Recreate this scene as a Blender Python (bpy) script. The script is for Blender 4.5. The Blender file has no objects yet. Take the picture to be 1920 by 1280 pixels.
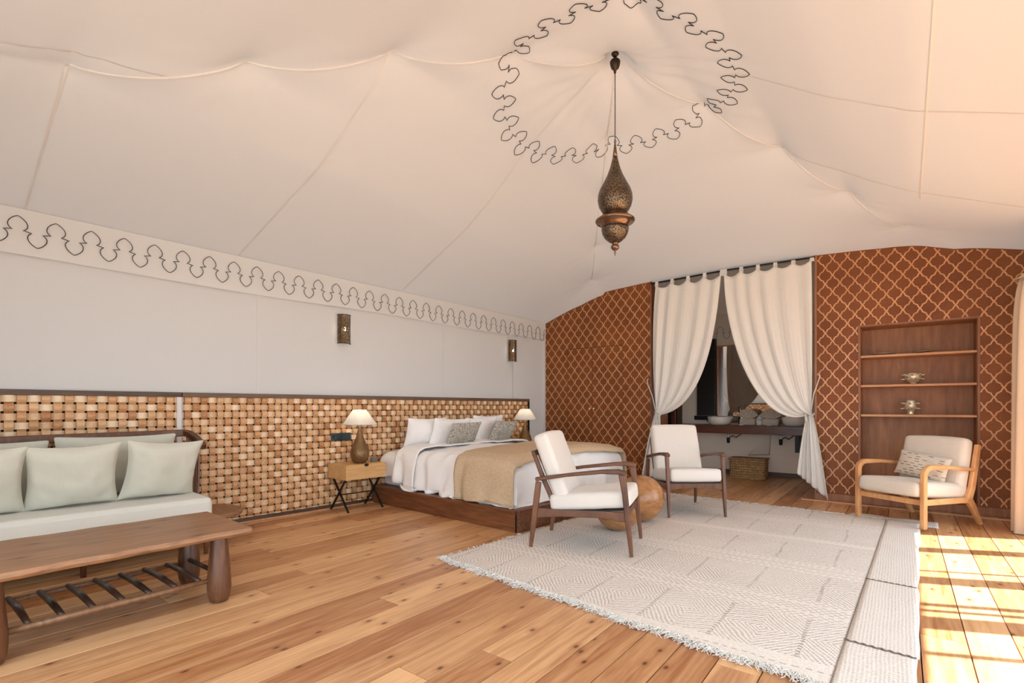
import bpy, math, random
from mathutils import Vector, Matrix, noise
random.seed(7)
pi = math.pi
scene = bpy.context.scene

# ---------------------------------------------------------------- camera, world, sun, exposure
cam_data = bpy.data.cameras.new('camera'); cam = bpy.data.objects.new('camera', cam_data)
scene.collection.objects.link(cam); scene.camera = cam
cam.location = (0, 0, 1.08)
cam.rotation_euler = (pi/2, 0, math.radians(37.5394))
cam_data.sensor_width = 36.0
cam_data.lens = 950.0/1920.0*36.0
cam_data.shift_y = 123.0/1920.0
cam_data.clip_start = 0.02

world = bpy.data.worlds.new('world'); scene.world = world; world.use_nodes = True
bg = world.node_tree.nodes['Background']
bg.inputs[0].default_value = (0.76, 0.90, 1.0, 1); bg.inputs[1].default_value = 3.0

sun_d = bpy.data.lights.new('sun', 'SUN'); sun = bpy.data.objects.new('sun', sun_d)
scene.collection.objects.link(sun)
sun_d.energy = 13.5; sun_d.angle = math.radians(0.7); sun_d.color = (1.0, 0.975, 0.95)
_el = math.radians(60)
_sd = Vector((0.908*math.cos(_el), 0.418*math.cos(_el), math.sin(_el)))   # towards the sun
sun.rotation_euler = _sd.to_track_quat('Z', 'Y').to_euler()

scene.view_settings.view_transform = 'Standard'; scene.view_settings.look = 'None'
scene.view_settings.gamma = 1.0; scene.view_settings.use_curve_mapping = False
scene.view_settings.exposure = 0.53

def portal(name, loc, rot, sx, sy):          # sky portals in the tent's made-up open front and glazed side (no light of their own)
    d = bpy.data.lights.new(name, 'AREA'); d.shape = 'RECTANGLE'; d.size = sx; d.size_y = sy; d.cycles.is_portal = True
    o = bpy.data.objects.new(name, d); scene.collection.objects.link(o); o.location = loc; o.rotation_euler = rot
portal('sky_portal_front', (-.9, -.85, 1.18), (-math.pi/2, 0, 0), 4.4, 2.5)
portal('sky_portal_side', (1.28, 2.8, 1.0), (math.pi/2, 0, math.pi/2), 7.2, 2.1)

# ---------------------------------------------------------------- mesh helpers
class M:
    def __init__(s): s.v = []; s.f = []
    def add(s, vs, fs):
        o = len(s.v); s.v += [tuple(q) for q in vs]; s.f += [tuple(i+o for i in f) for f in fs]; return s
    def box(s, x0, x1, y0, y1, z0, z1):
        return s.add([(x0,y0,z0),(x1,y0,z0),(x1,y1,z0),(x0,y1,z0),(x0,y0,z1),(x1,y0,z1),(x1,y1,z1),(x0,y1,z1)],
            [(0,3,2,1),(4,5,6,7),(0,1,5,4),(1,2,6,5),(2,3,7,6),(3,0,4,7)])
    def beam(s, pts, side, w, h):
        n = len(pts); P = [Vector(p) for p in pts]; side = Vector(side)
        if not hasattr(w, '__len__'): w = [w]*n
        if not hasattr(h, '__len__'): h = [h]*n
        vs = []
        for i in range(n):
            t = (P[min(i+1,n-1)]-P[max(i-1,0)]).normalized()
            sd = (side - t*side.dot(t)).normalized(); u = t.cross(sd)
            for a, b in ((-1,-1),(1,-1),(1,1),(-1,1)): vs.append(P[i]+sd*(a*w[i]/2)+u*(b*h[i]/2))
        fs = [(3,2,1,0), tuple(4*(n-1)+k for k in range(4))]
        for i in range(n-1):
            for k in range(4):
                a = 4*i+k; b = 4*i+(k+1)%4; fs.append((a,b,b+4,a+4))
        return s.add(vs, fs)
    def tube(s, pts, r, n=8, caps=True):
        P = [Vector(p) for p in pts]; m = len(P)
        if not hasattr(r, '__len__'): r = [r]*m
        vs = []; prev = None
        for i in range(m):
            t = (P[min(i+1,m-1)]-P[max(i-1,0)])
            t = t.normalized() if t.length > 1e-9 else Vector((0,0,1))
            if prev is None:
                a = Vector((0,0,1)) if abs(t.z) < .9 else Vector((1,0,0)); u = t.cross(a).normalized()
            else:
                u = (prev - t*prev.dot(t)).normalized()
            prev = u; w = t.cross(u)
            for k in range(n):
                an = 2*pi*k/n; vs.append(P[i]+(u*math.cos(an)+w*math.sin(an))*r[i])
        fs = []
        for i in range(m-1):
            for k in range(n):
                a = i*n+k; b = i*n+(k+1)%n; fs.append((a,b,b+n,a+n))
        if caps: fs += [tuple(reversed(range(n))), tuple((m-1)*n+k for k in range(n))]
        return s.add(vs, fs)
    def lathe(s, prof, c=(0,0,0), n=28):          # prof: (r,z)
        vs = []
        for r, z in prof:
            for k in range(n):
                a = 2*pi*k/n; vs.append((c[0]+r*math.cos(a), c[1]+r*math.sin(a), c[2]+z))
        fs = []
        m = len(prof)
        for i in range(m-1):
            for k in range(n):
                a = i*n+k; b = i*n+(k+1)%n; fs.append((a,b,b+n,a+n))
        fs += [tuple(reversed(range(n))), tuple((m-1)*n+k for k in range(n))]
        return s.add(vs, fs)
    def grid(s, fn, nu, nv):
        vs = [fn(i/nu, j/nv) for j in range(nv+1) for i in range(nu+1)]
        fs = [(j*(nu+1)+i, j*(nu+1)+i+1, (j+1)*(nu+1)+i+1, (j+1)*(nu+1)+i) for j in range(nv) for i in range(nu)]
        return s.add(vs, fs)
    def xf(s, mat):
        s.v = [tuple(mat @ Vector(q)) for q in s.v]; return s

def mesh(name, m, mat, smooth=False):
    me = bpy.data.meshes.new(name); me.from_pydata(m.v, [], m.f); me.update()
    if mat: me.materials.append(mat)
    if smooth: me.polygons.foreach_set('use_smooth', [True]*len(me.polygons))
    return me
def link(name, me, parent=None, loc=None, rot=None):
    o = bpy.data.objects.new(name, me); scene.collection.objects.link(o)
    if parent: o.parent = parent
    if loc is not None: o.location = loc
    if rot is not None: o.rotation_euler = rot
    return o
def obj(name, m, mat, parent=None, smooth=False, bevel=0, solid=0, sub=0, loc=None, rot=None):
    o = link(name, mesh(name, m, mat, smooth), parent, loc, rot)
    if solid: d = o.modifiers.new('solid', 'SOLIDIFY'); d.thickness = solid; d.offset = 0
    if bevel:
        b = o.modifiers.new('bevel', 'BEVEL'); b.width = bevel; b.segments = 3 if bevel > .012 else 2; b.limit_method = 'ANGLE'; b.angle_limit = math.radians(40)
    if sub: d = o.modifiers.new('sub', 'SUBSURF'); d.levels = sub; d.render_levels = sub
    return o
def tag(o, label, cat, group=None):
    o['label'] = label; o['category'] = cat
    if group: o['group'] = group
    return o
def thing(name, label, cat, loc=(0,0,0), rz=0, group=None):
    o = bpy.data.objects.new(name, None); scene.collection.objects.link(o)
    o.empty_display_size = .1; o.location = loc; o.rotation_euler = (0,0,rz)
    return tag(o, label, cat, group)
def struct(name, m, mat, label, cat='wall', **k):
    o = obj(name, m, mat, **k); o['kind'] = 'structure'; o['label'] = label; o['category'] = cat; return o
def dup(root, label, loc=None, rz=None):
    r = root.copy(); scene.collection.objects.link(r); r['label'] = label
    if loc is not None: r.location = loc
    if rz is not None: r.rotation_euler = (0,0,rz)
    for ch in list(root.children):
        c = ch.copy(); scene.collection.objects.link(c); c.parent = r
        for g in list(ch.children):
            d = g.copy(); scene.collection.objects.link(d); d.parent = c
    return r

# ---------------------------------------------------------------- materials
def srgb(r, g, b):
    f = lambda c: (c/255/12.92) if c/255 <= .04045 else ((c/255+.055)/1.055)**2.4
    return (f(r), f(g), f(b), 1)
class G:
    def __init__(s, name):
        s.mat = bpy.data.materials.new(name); s.mat.use_nodes = True; s.nt = s.mat.node_tree; s.nt.nodes.clear()
        s.out = s.nt.nodes.new('ShaderNodeOutputMaterial')
    def n(s, t, **k):
        nd = s.nt.nodes.new(t)
        for a, b in k.items(): setattr(nd, a, b)
        return nd
    def put(s, sock, v):
        if isinstance(v, bpy.types.NodeSocket): s.nt.links.new(v, sock)
        else: sock.default_value = v
    def math(s, op, a, b=0.0, c=0.0):
        nd = s.n('ShaderNodeMath', operation=op); s.put(nd.inputs[0], a); s.put(nd.inputs[1], b); s.put(nd.inputs[2], c); return nd.outputs[0]
    def coord(s, which='Object'): return s.n('ShaderNodeTexCoord').outputs[which]
    def rnd(s): return s.n('ShaderNodeObjectInfo').outputs['Random']
    def sep(s, v):
        nd = s.n('ShaderNodeSeparateXYZ'); s.put(nd.inputs[0], v); return nd.outputs
    def comb(s, x, y, z):
        nd = s.n('ShaderNodeCombineXYZ'); s.put(nd.inputs[0], x); s.put(nd.inputs[1], y); s.put(nd.inputs[2], z); return nd.outputs[0]
    def vmul(s, v, w):
        nd = s.n('ShaderNodeVectorMath', operation='MULTIPLY'); s.put(nd.inputs[0], v); s.put(nd.inputs[1], w); return nd.outputs[0]
    def vadd(s, v, w):
        nd = s.n('ShaderNodeVectorMath', operation='ADD'); s.put(nd.inputs[0], v); s.put(nd.inputs[1], w); return nd.outputs[0]
    def noise(s, v, scale, detail=3, rough=.55, dist=0.0):
        nd = s.n('ShaderNodeTexNoise'); s.put(nd.inputs['Vector'], v); nd.inputs['Scale'].default_value = scale
        nd.inputs['Detail'].default_value = detail; nd.inputs['Roughness'].default_value = rough; nd.inputs['Distortion'].default_value = dist
        return nd.outputs[0]
    def vor(s, v, scale, feature='F1', out='Distance', dims='3D'):
        nd = s.n('ShaderNodeTexVoronoi', feature=feature, voronoi_dimensions=dims); s.put(nd.inputs['Vector'], v); nd.inputs['Scale'].default_value = scale; return nd.outputs[out]
    def white(s, v):
        nd = s.n('ShaderNodeTexWhiteNoise', noise_dimensions='3D'); s.put(nd.inputs['Vector'], v); return nd.outputs['Value']
    def ramp(s, v, stops):
        nd = s.n('ShaderNodeValToRGB'); s.put(nd.inputs[0], v); e = nd.color_ramp.elements
        while len(e) < len(stops): e.new(.5)
        for q, (p, c) in zip(e, stops): q.position = p; q.color = c
        return nd.outputs[0]
    def mix(s, f, a, b, bt='MIX'):
        nd = s.n('ShaderNodeMix', data_type='RGBA', blend_type=bt); s.put(nd.inputs[0], f); s.put(nd.inputs[6], a); s.put(nd.inputs[7], b); return nd.outputs[2]
    def bump(s, h, strength=.3, dist=.01):
        nd = s.n('ShaderNodeBump'); s.put(nd.inputs['Height'], h); nd.inputs['Strength'].default_value = strength; nd.inputs['Distance'].default_value = dist; return nd.outputs[0]
    def pbr(s, col, rough=.6, metal=0.0, normal=None, **k):
        nd = s.n('ShaderNodeBsdfPrincipled'); s.put(nd.inputs['Base Color'], col); s.put(nd.inputs['Roughness'], rough); s.put(nd.inputs['Metallic'], metal)
        if normal is not None: s.put(nd.inputs['Normal'], normal)
        for a, b in k.items(): s.put(nd.inputs[a], b)
        return nd.outputs[0]
    def done(s, sh): s.nt.links.new(sh, s.out.inputs[0]); return s.mat

def plain(name, col, rough=.6, metal=0.0, **k):
    g = G(name); v = g.noise(g.coord(), 9, 2)
    c = g.mix(g.math('MULTIPLY', v, .25), col, (col[0]*.7, col[1]*.7, col[2]*.7, 1))
    return g.done(g.pbr(c, rough, metal, **k))
def wood(name, light, dark, scl, rough=.5, knots=0.0, var=.25, grain=1.0, spec=.5):
    g = G(name); co = g.coord(); r = g.rnd()
    off = g.comb(g.math('MULTIPLY', r, 37.), g.math('MULTIPLY', r, 91.), g.math('MULTIPLY', r, 13.))
    v = g.vadd(g.vmul(co, scl), off)
    a = g.noise(v, 1.0, 5, .6, 1.2); b = g.noise(g.vmul(v, (3.5,3.5,3.5)), 1.0, 3, .6)
    w = g.math('ADD', g.math('MULTIPLY', a, .7*grain), g.math('MULTIPLY', b, .35*grain))
    w = g.math('ADD', w, g.math('MULTIPLY', g.math('SUBTRACT', r, .5), var))
    col = g.ramp(w, [(.28, dark), (.72, light)])
    if knots:
        kv = g.vadd(g.vmul(co, (7.5, 4.2, 6.5)), off)
        d = g.vor(kv, 1.0, dims='2D'); cc = g.white(g.vor(kv, 1.0, out='Position', dims='2D'))
        ok = g.math('LESS_THAN', cc, knots)
        kn = g.math('MULTIPLY', g.math('SMOOTH_MIN', 1.0, g.math('MAXIMUM', g.math('SUBTRACT', 1.3, g.math('MULTIPLY', d, 13.)), 0.0), .1), ok)
        ring = g.math('MULTIPLY', g.math('MAXIMUM', g.math('SUBTRACT', 1.0, g.math('MULTIPLY', d, 4.0)), 0.0), ok)
        col = g.mix(g.math('MULTIPLY', ring, .55), col, (dark[0]*.9, dark[1]*.75, dark[2]*.6, 1))
        col = g.mix(g.math('MINIMUM', g.math('MULTIPLY', kn, .85), 1.0), col, srgb(62, 34, 18))
    return g.done(g.pbr(col, rough, 0.0, g.bump(w, .18, .004), **{'Specular IOR Level': spec}))
def fabric(name, col, trans=0.0, thread=260., amt=.18, bump=.25, rough=.9, wr=.0, tcol=None):
    g = G(name); co = g.coord()
    a = g.noise(g.vmul(co, (thread, thread*.06, thread*.06)), 1.0, 2); b = g.noise(g.vmul(co, (thread*.06, thread*.06, thread)), 1.0, 2)
    w = g.math('ADD', g.math('MULTIPLY', a, .5), g.math('MULTIPLY', b, .5))
    c = g.mix(g.math('MULTIPLY', w, amt*2), col, (col[0]*.62, col[1]*.6, col[2]*.58, 1))
    big = g.noise(co, 3.0, 3)
    h = g.math('ADD', g.math('MULTIPLY', w, .15), g.math('MULTIPLY', big, wr))
    nm = g.bump(h, bump, .02)
    if trans:
        d = g.n('ShaderNodeBsdfDiffuse'); g.put(d.inputs[0], c); g.put(d.inputs['Normal'], nm)
        t = g.n('ShaderNodeBsdfTranslucent'); g.put(t.inputs[0], tcol if tcol else c)
        m = g.n('ShaderNodeMixShader'); m.inputs[0].default_value = trans
        g.nt.links.new(d.outputs[0], m.inputs[1]); g.nt.links.new(t.outputs[0], m.inputs[2]); return g.done(m.outputs[0])
    return g.done(g.pbr(c, rough, 0.0, nm, **{'Specular IOR Level': .15, 'Sheen Weight': .15}))

TENT = fabric('tent_canvas', (.64,.63,.625,1), .02, 420, .05, .12, wr=.35, tcol=(.80,.76,.73,1))
BANDM = fabric('band_canvas', (.72,.71,.70,1), .02, 420, .05, .12, wr=.3, tcol=(.86,.73,.62,1))
SEAM = fabric('seam_canvas', (.76,.73,.71,1), .02, 420, .03, .1)
THREAD = plain('black_cord', srgb(48,42,40), .8)
FLOORW = wood('pine_floor', srgb(226,176,126), srgb(160,102,60), (16, 1.1, 16), .36, .34, .34)
BATHW = FLOORW
STRIPW = None
DARKRAIL = wood('dark_rail', srgb(112,86,66), srgb(56,38,28), (1.2, 20, 20), .5)
WALNUT = wood('walnut', srgb(126,80,52), srgb(62,34,20), (14, 3, 3), .38)
OAK = wood('light_oak', srgb(228,178,124), srgb(186,128,78), (14, 3, 3), .42)
OAKBOX = wood('pale_oak_box', srgb(222,178,120), srgb(190,140,86), (2, 22, 22), .45, var=0)
TABLEW = wood('rustic_table', srgb(158,112,76), srgb(58,36,24), (40, 2.2, 40), .40, .3, .1, grain=1.15)
TLEG = wood('turned_leg', srgb(120,78,52), srgb(58,34,22), (24, 24, 2.5), .3, var=.1)
RUNG = wood('dark_rung', srgb(74,52,40), srgb(30,20,16), (20, 20, 5), .35)
PLATW = wood('bed_platform', srgb(138,84,50), srgb(70,36,20), (2.0, 18, 18), .42, var=.2)
NICHEW = wood('niche_veneer', srgb(176,118,72), srgb(124,74,42), (9, 9, 1.4), .5, var=0)
SHELFW = wood('shelf_board', srgb(214,160,116), srgb(170,112,74), (2, 20, 20), .5, var=0)
COUNTW = wood('counter', srgb(112,62,38), srgb(66,32,20), (2, 20, 20), .3, var=0)
BALLW = wood('ball_wood', srgb(190,136,88), srgb(122,76,44), (5, 5, 12), .22, .35, .1)
WHITEP = plain('white_paint', srgb(222,216,212), .5)
BLACKM = plain('black_metal', srgb(26,24,25), .45, .3)
SOCKET = plain('socket_plastic', srgb(38,52,54), .35)
SOCKHOLE = plain('socket_hole', srgb(14,18,20), .5)
CHROME = plain('chrome', srgb(190,190,190), .12, 1.0)
PORC = plain('porcelain', srgb(238,234,226), .12)
LINEN_G = fabric('sage_linen', srgb(206,203,188), 0, 300, .12, .5, wr=.9)
LINEN_S = fabric('pale_sage_seat', srgb(216,212,201), 0, 300, .10, .5, wr=.6)
BEDW = fabric('white_bedding', srgb(252,247,244), 0, 500, .03, .7, wr=1.6)
CREAM = fabric('cream_upholstery', srgb(226,218,210), 0, 300, .12, .3)
BOUCLE = fabric('boucle_upholstery', srgb(226,214,200), 0, 160, .25, .5)
CURT = fabric('white_linen_curtain', srgb(244,240,234), .10, 150, .13, .45)
DRAPE = fabric('beige_drape', srgb(222,198,172), .1, 300, .1, .3)
TOWEL = fabric('towel', srgb(214,200,184), 0, 200, .2, .6)
ROPE = fabric('white_rope', srgb(226,220,212), 0, 200, .2, .4)
WHITEFR = fabric('rug_fringe', srgb(232,226,218), 0, 300, .25, .4)
SHADE = fabric('lamp_shade', srgb(252,248,242), .45, 300, .04, .2)

def mk_strip(name, cols):      # wood of the woven strips: shade changes from piece to piece
    g = G(name); co = g.coord(); r = g.rnd()
    at = g.n('ShaderNodeAttribute', attribute_name='piece').outputs['Fac']
    w = g.white(g.comb(g.math('FLOOR', g.math('ADD', at, .5)), g.math('MULTIPLY', r, 99.), 1.0))
    gr = g.noise(g.vadd(g.vmul(co, (34,34,34)), g.comb(g.math('MULTIPLY', r, 55.), 0.0, 0.0)), 1.0, 4, .6, 1.4)
    f = g.math('ADD', g.math('MULTIPLY', w, .55), g.math('MULTIPLY', gr, .5))
    col = g.ramp(f, cols)
    kn = g.math('GREATER_THAN', g.noise(g.vadd(co, g.comb(g.math('MULTIPLY', r, 20.), 0.0, 0.0)), 13., 2), .75)
    col = g.mix(g.math('MULTIPLY', kn, .6), col, srgb(110,60,30))
    return g.done(g.pbr(col, .32, 0.0, g.bump(gr, .1, .003)))
WEFTM = mk_strip('weft_wood', [(.15, srgb(196,146,100)), (.45, srgb(222,180,136)), (.85, srgb(244,216,182))])
WARPM = mk_strip('warp_wood', [(.15, srgb(168,112,68)), (.45, srgb(204,150,102)), (.85, srgb(228,184,138))])
def mk_brownwall():
    g = G('brown_stencilled_wall'); co = g.coord()
    n = g.noise(co, 2.2, 4); m = g.noise(g.vmul(co, (60,60,60)), 1.0, 2)
    f = g.math('ADD', g.math('MULTIPLY', n, .7), g.math('MULTIPLY', m, .3))
    col = g.ramp(f, [(.3, srgb(112,62,30)), (.7, srgb(140,82,42))])
    return g.done(g.pbr(col, .55, 0.0, g.bump(m, .15, .002), **{'Specular IOR Level': .3}))
BROWN = mk_brownwall()
def mk_lattice():
    g = G('copper_lattice_print'); co = g.coord(); n = g.noise(co, 12, 3)
    col = g.ramp(n, [(.3, srgb(196,134,84)), (.7, srgb(222,164,116))])
    return g.done(g.pbr(col, .36))
LATT = mk_lattice()
def mk_pierced(name, base, dark, scale, alpha=False, metal=.85, rough=.32, thr=.36):
    g = G(name); co = g.coord(); d = g.vor(co, scale); n = g.noise(co, 14, 3)
    hole = g.math('LESS_THAN', d, thr)
    col = g.mix(hole, g.mix(n, base, (base[0]*.5, base[1]*.45, base[2]*.4, 1)), dark)
    sh = g.pbr(col, rough, g.math('SUBTRACT', metal, g.math('MULTIPLY', hole, metal*.6)), g.bump(d, .5, .004))
    if alpha:
        t = g.n('ShaderNodeBsdfTransparent'); m = g.n('ShaderNodeMixShader'); g.nt.links.new(hole, m.inputs[0])
        g.nt.links.new(sh, m.inputs[1]); g.nt.links.new(t.outputs[0], m.inputs[2]); sh = m.outputs[0]
    return g.done(sh)
PIERCE = mk_pierced('pierced_brass', srgb(140,120,98), srgb(16,15,18), 110., rough=.3, thr=.45)
SCONM = mk_pierced('pierced_sconce', srgb(120,96,66), srgb(20,16,12), 110., True)
HAMMER = mk_pierced('hammered_brass', srgb(150,116,78), srgb(110,82,52), 40., metal=.6, rough=.45)
BRASS = plain('aged_brass', srgb(132,104,82), .25, .9)
DBRONZE = plain('dark_bronze', srgb(66,52,44), .4, .8)
SILVER = plain('pewter_glaze', srgb(206,190,164), .22, .5)
def mk_bulb():
    g = G('bulb_glow'); e = g.n('ShaderNodeEmission'); e.inputs[0].default_value = (1,.86,.66,1); e.inputs[1].default_value = 18; return g.done(e.outputs[0])
BULB = mk_bulb()
def mk_mirror():
    g = G('mirror_glass'); return g.done(g.pbr((.82,.82,.80,1), .015, 1.0))
MIRROR = mk_mirror()
def mk_throw():
    g = G('quilted_throw'); x, y, z = g.sep(g.coord())
    q = g.math('SINE', g.math('MULTIPLY', g.math('ADD', g.math('ADD', y, z), g.math('MULTIPLY', g.noise(g.coord(), 5, 2), .04)), 210.))
    q2 = g.noise(g.vmul(g.coord(), (30, 120, 120)), 1.0, 3)
    f = g.math('ADD', g.math('MULTIPLY', g.math('ABSOLUTE', q), .22), g.math('MULTIPLY', q2, .7))
    col = g.ramp(f, [(.2, srgb(184,154,122)), (.75, srgb(222,198,168))])
    return g.done(g.pbr(col, .9, 0.0, g.bump(f, .6, .008), **{'Specular IOR Level': .1}))
THROW = mk_throw()
def mk_greycush():
    g = G('grey_woven_cushion'); co = g.coord(); n = g.vor(co, 190., out='Color'); v = g.sep(n)[0]
    col = g.ramp(v, [(.25, srgb(112,104,96)), (.45, srgb(176,166,152)), (.8, srgb(214,206,192))])
    return g.done(g.pbr(col, .9, 0.0, g.bump(v, .5, .006)))
GREYC = mk_greycush()
def mk_dash():
    g = G('dashed_cushion'); x, y, z = g.sep(g.coord())
    row = g.math('FLOOR', g.math('MULTIPLY', z, 42.)); fz = g.math('FRACT', g.math('MULTIPLY', z, 42.))
    sh = g.white(g.comb(row, 3.0, 1.0)); xx = g.math('ADD', g.math('MULTIPLY', x, 15.), g.math('MULTIPLY', sh, 7.))
    cx = g.math('FLOOR', xx); fx = g.math('FRACT', xx); w = g.white(g.comb(cx, row, 0.0))
    on = g.math('MULTIPLY', g.math('LESS_THAN', fz, .22), g.math('MULTIPLY', g.math('LESS_THAN', fx, .6), g.math('LESS_THAN', w, .6)))
    base = g.mix(g.noise(g.vmul(g.coord(), (200,200,200)), 1.0, 1), srgb(226,214,198), srgb(196,180,162))
    col = g.mix(on, base, g.mix(w, srgb(40,36,40), srgb(150,120,96)))
    return g.done(g.pbr(col, .9))
DASH = mk_dash()
def mk_rug(name, border):
    g = G(name); co = g.coord(); x, y, z = g.sep(co)
    wob = g.math('MULTIPLY', g.math('SUBTRACT', g.noise(co, 3.5, 2), .5), .05)
    yy = g.math('ADD', y, wob); xx = g.math('ADD', x, wob)
    fine = g.noise(g.vmul(co, (130, 130, 130)), 1.0, 2)
    if border:
        ln = g.math('SINE', g.math('MULTIPLY', g.math('ADD', x, g.math('MULTIPLY', wob, .3)), 430.)); dsh = g.math('SINE', g.math('MULTIPLY', g.math('ADD', yy, g.math('MULTIPLY', fine, .02)), 330.))
        m = g.math('MULTIPLY', g.math('GREATER_THAN', ln, .1), g.math('GREATER_THAN', dsh, -.3))
        f = g.math('MULTIPLY', m, g.math('ADD', .06, g.math('MULTIPLY', g.noise(g.vmul(co, (14, 2, 1)), 1.0, 2), .5)))
    else:
        per = .78
        t = g.math('FRACT', g.math('DIVIDE', g.math('ADD', yy, .18), per))
        rows = g.math('MULTIPLY', yy, 46.); ri = g.math('FLOOR', rows); rf = g.math('FRACT', rows)
        dash = g.math('FRACT', g.math('ADD', g.math('MULTIPLY', xx, 24.), g.math('MULTIPLY', ri, .5)))
        rr = g.white(g.comb(ri, 2.0, 5.0))
        A = g.math('MULTIPLY', g.math('MULTIPLY', g.math('LESS_THAN', rf, .4), g.math('LESS_THAN', dash, .55)), g.math('GREATER_THAN', rr, .35))
        bx = g.math('DIVIDE', xx, .36); bi = g.math('FLOOR', bx); bf = g.math('SUBTRACT', g.math('FRACT', bx), .5)
        tv = g.math('ABSOLUTE', g.math('SUBTRACT', g.math('DIVIDE', g.math('SUBTRACT', t, .38), .62), .5))
        dia = g.math('ADD', g.math('ABSOLUTE', bf), tv)
        dd = g.math('SINE', g.math('MULTIPLY', dia, 88.))
        brk = g.math('SINE', g.math('MULTIPLY', g.math('ADD', g.math('SUBTRACT', xx, yy), g.math('MULTIPLY', fine, .02)), 330.))
        B_ = g.math('MULTIPLY', g.math('GREATER_THAN', dd, .25), g.math('GREATER_THAN', brk, -.35))
        edge = g.math('MULTIPLY', g.math('GREATER_THAN', g.math('ABSOLUTE', bf), .475), g.math('GREATER_THAN', g.math('SINE', g.math('MULTIPLY', yy, 210.)), .0))
        zone = g.math('GREATER_THAN', t, .38)
        inner = g.math('MAXIMUM', B_, edge)
        m = g.math('ADD', g.math('MULTIPLY', inner, zone), g.math('MULTIPLY', A, g.math('SUBTRACT', 1.0, zone)))
        f = g.math('MULTIPLY', m, g.math('ADD', .15, g.math('MULTIPLY', g.noise(co, 2.0, 3), .85)))
    base = g.mix(g.noise(co, 1.7, 4), srgb(252,244,236), srgb(238,229,220))
    base = g.mix(g.math('MULTIPLY', g.math('POWER', fine, 1.6), .8), base, srgb(170,154,142))
    col = g.mix(g.math('MINIMUM', g.math('MULTIPLY', f, .95), 1.0), base, srgb(118,104,98))
    h = g.math('ADD', g.math('MULTIPLY', fine, .6), g.math('MULTIPLY', f, -.6))
    return g.done(g.pbr(col, .95, 0.0, g.bump(h, .5, .006), **{'Specular IOR Level': .1}))
RUG = mk_rug('kilim_field', False); RUGB = mk_rug('kilim_border', True)
def mk_basket():
    g = G('seagrass'); x, y, z = g.sep(g.coord())
    s = g.math('SINE', g.math('MULTIPLY', g.math('ADD', x, g.math('MULTIPLY', y, 1.0)), 260.)); n = g.noise(g.coord(), 40, 3)
    f = g.math('ADD', g.math('MULTIPLY', s, .18), n)
    return g.done(g.pbr(g.ramp(f, [(.3, srgb(132,96,60)), (.7, srgb(208,172,124))]), .8, 0.0, g.bump(f, .6, .01)))
SEAG = mk_basket()
SAND = plain('sand_ground', srgb(160,152,142), .9)
DECK = plain('outer_deck', srgb(196,150,104), .7)

# ---------------------------------------------------------------- tent geometry
CX, CY, A, B = -1.75, 3.6, 1.8, 2.9
PR = [(0,3.79),(.25,3.6),(.5,3.395),(.75,3.12),(1,2.9)]
def wallx(y): return -4.9 + .066*(y-2.7)
def prof(s):
    for (a, za), (b, zb) in zip(PR, PR[1:]):
        if s <= b: return za+(zb-za)*(s-a)/(b-a)
    return 2.9
CUSPS = [(CX+sx*A*q, CY+sy*B*q) for q in (.25,.5,.75,1.) for sx in (-1,1) for sy in (-1,1)]
def ceil(x, y):
    dx = abs(x-CX); dy = abs(y-CY); a = dx/A; b = dy/B; s = min(max(a, b), 1)
    ox = max(dx-A, 0); oy = max(dy-B, 0)
    if x < CX and ox > 0:
        w = (CX-wallx(y))-A; ze = 2.51-.009*(y-.63)
        drop = (2.9-ze)*math.hypot(ox, 1.0*oy*(1 if oy else 0))/w
    else: drop = .30*math.hypot(ox, oy*(1+.25*min(1, ox/.4)))
    z = prof(s)-drop
    if b > a: z += .09*s*s*(1-(a/b)**2)
    z -= .065*abs(math.sin(pi*4*s))*math.exp(-abs(a-b)/.14)
    if ox > 0 and oy > 0: z -= .02*math.exp(-abs(ox-oy)/.15)*min(1, ox/.3)
    r = math.hypot(x-CX, y-CY); an = math.atan2(y-CY, x-CX)
    z += .014*math.sin(an*17+3*math.sin(an*2))*math.exp(-r/.45)*min(1, r/.12) + .16*math.exp(-r/.07)
    for cx, cy in CUSPS:
        r = math.hypot(x-cx, y-cy)
        if r < 1.2:
            an = math.atan2(y-cy, x-cx); z += .006*math.sin(an*11+cx*3)*math.exp(-r/.3)*min(1, r/.1) + .03*math.exp(-r/.06)
    return z

m = M(); NX, NY = 170, 200
m.grid(lambda u, v: (-5.35+6.75*u, -0.8+7.78*v, ceil(-5.35+6.75*u, -0.8+7.78*v)), NX, NY)
ceiling = struct('ceiling', m, TENT, 'cream canvas tent ceiling rising to a central peak', 'ceiling', smooth=True)

MOTIF = [(0,1),(.07,.93),(.15,.80),(.215,.64),(.248,.48),(.252,.34),(.232,.21),(.185,.10),(.135,.045),(.20,.02),(.25,.0),(.30,-.02),(.365,-.045),(.315,-.10),(.268,-.21),(.248,-.34),(.252,-.48),(.285,-.64),(.35,-.80),(.43,-.93)]
def motif_line(n, start=0):
    out = []
    for k in range(n):
        for (x, y) in MOTIF: out.append((k+x, y))
        for (x, y) in reversed(MOTIF[1:]): out.append((k+1-x, y))
        out.insert(len(out)-len(MOTIF)+1, (k+.5, -1))
    return out
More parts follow.
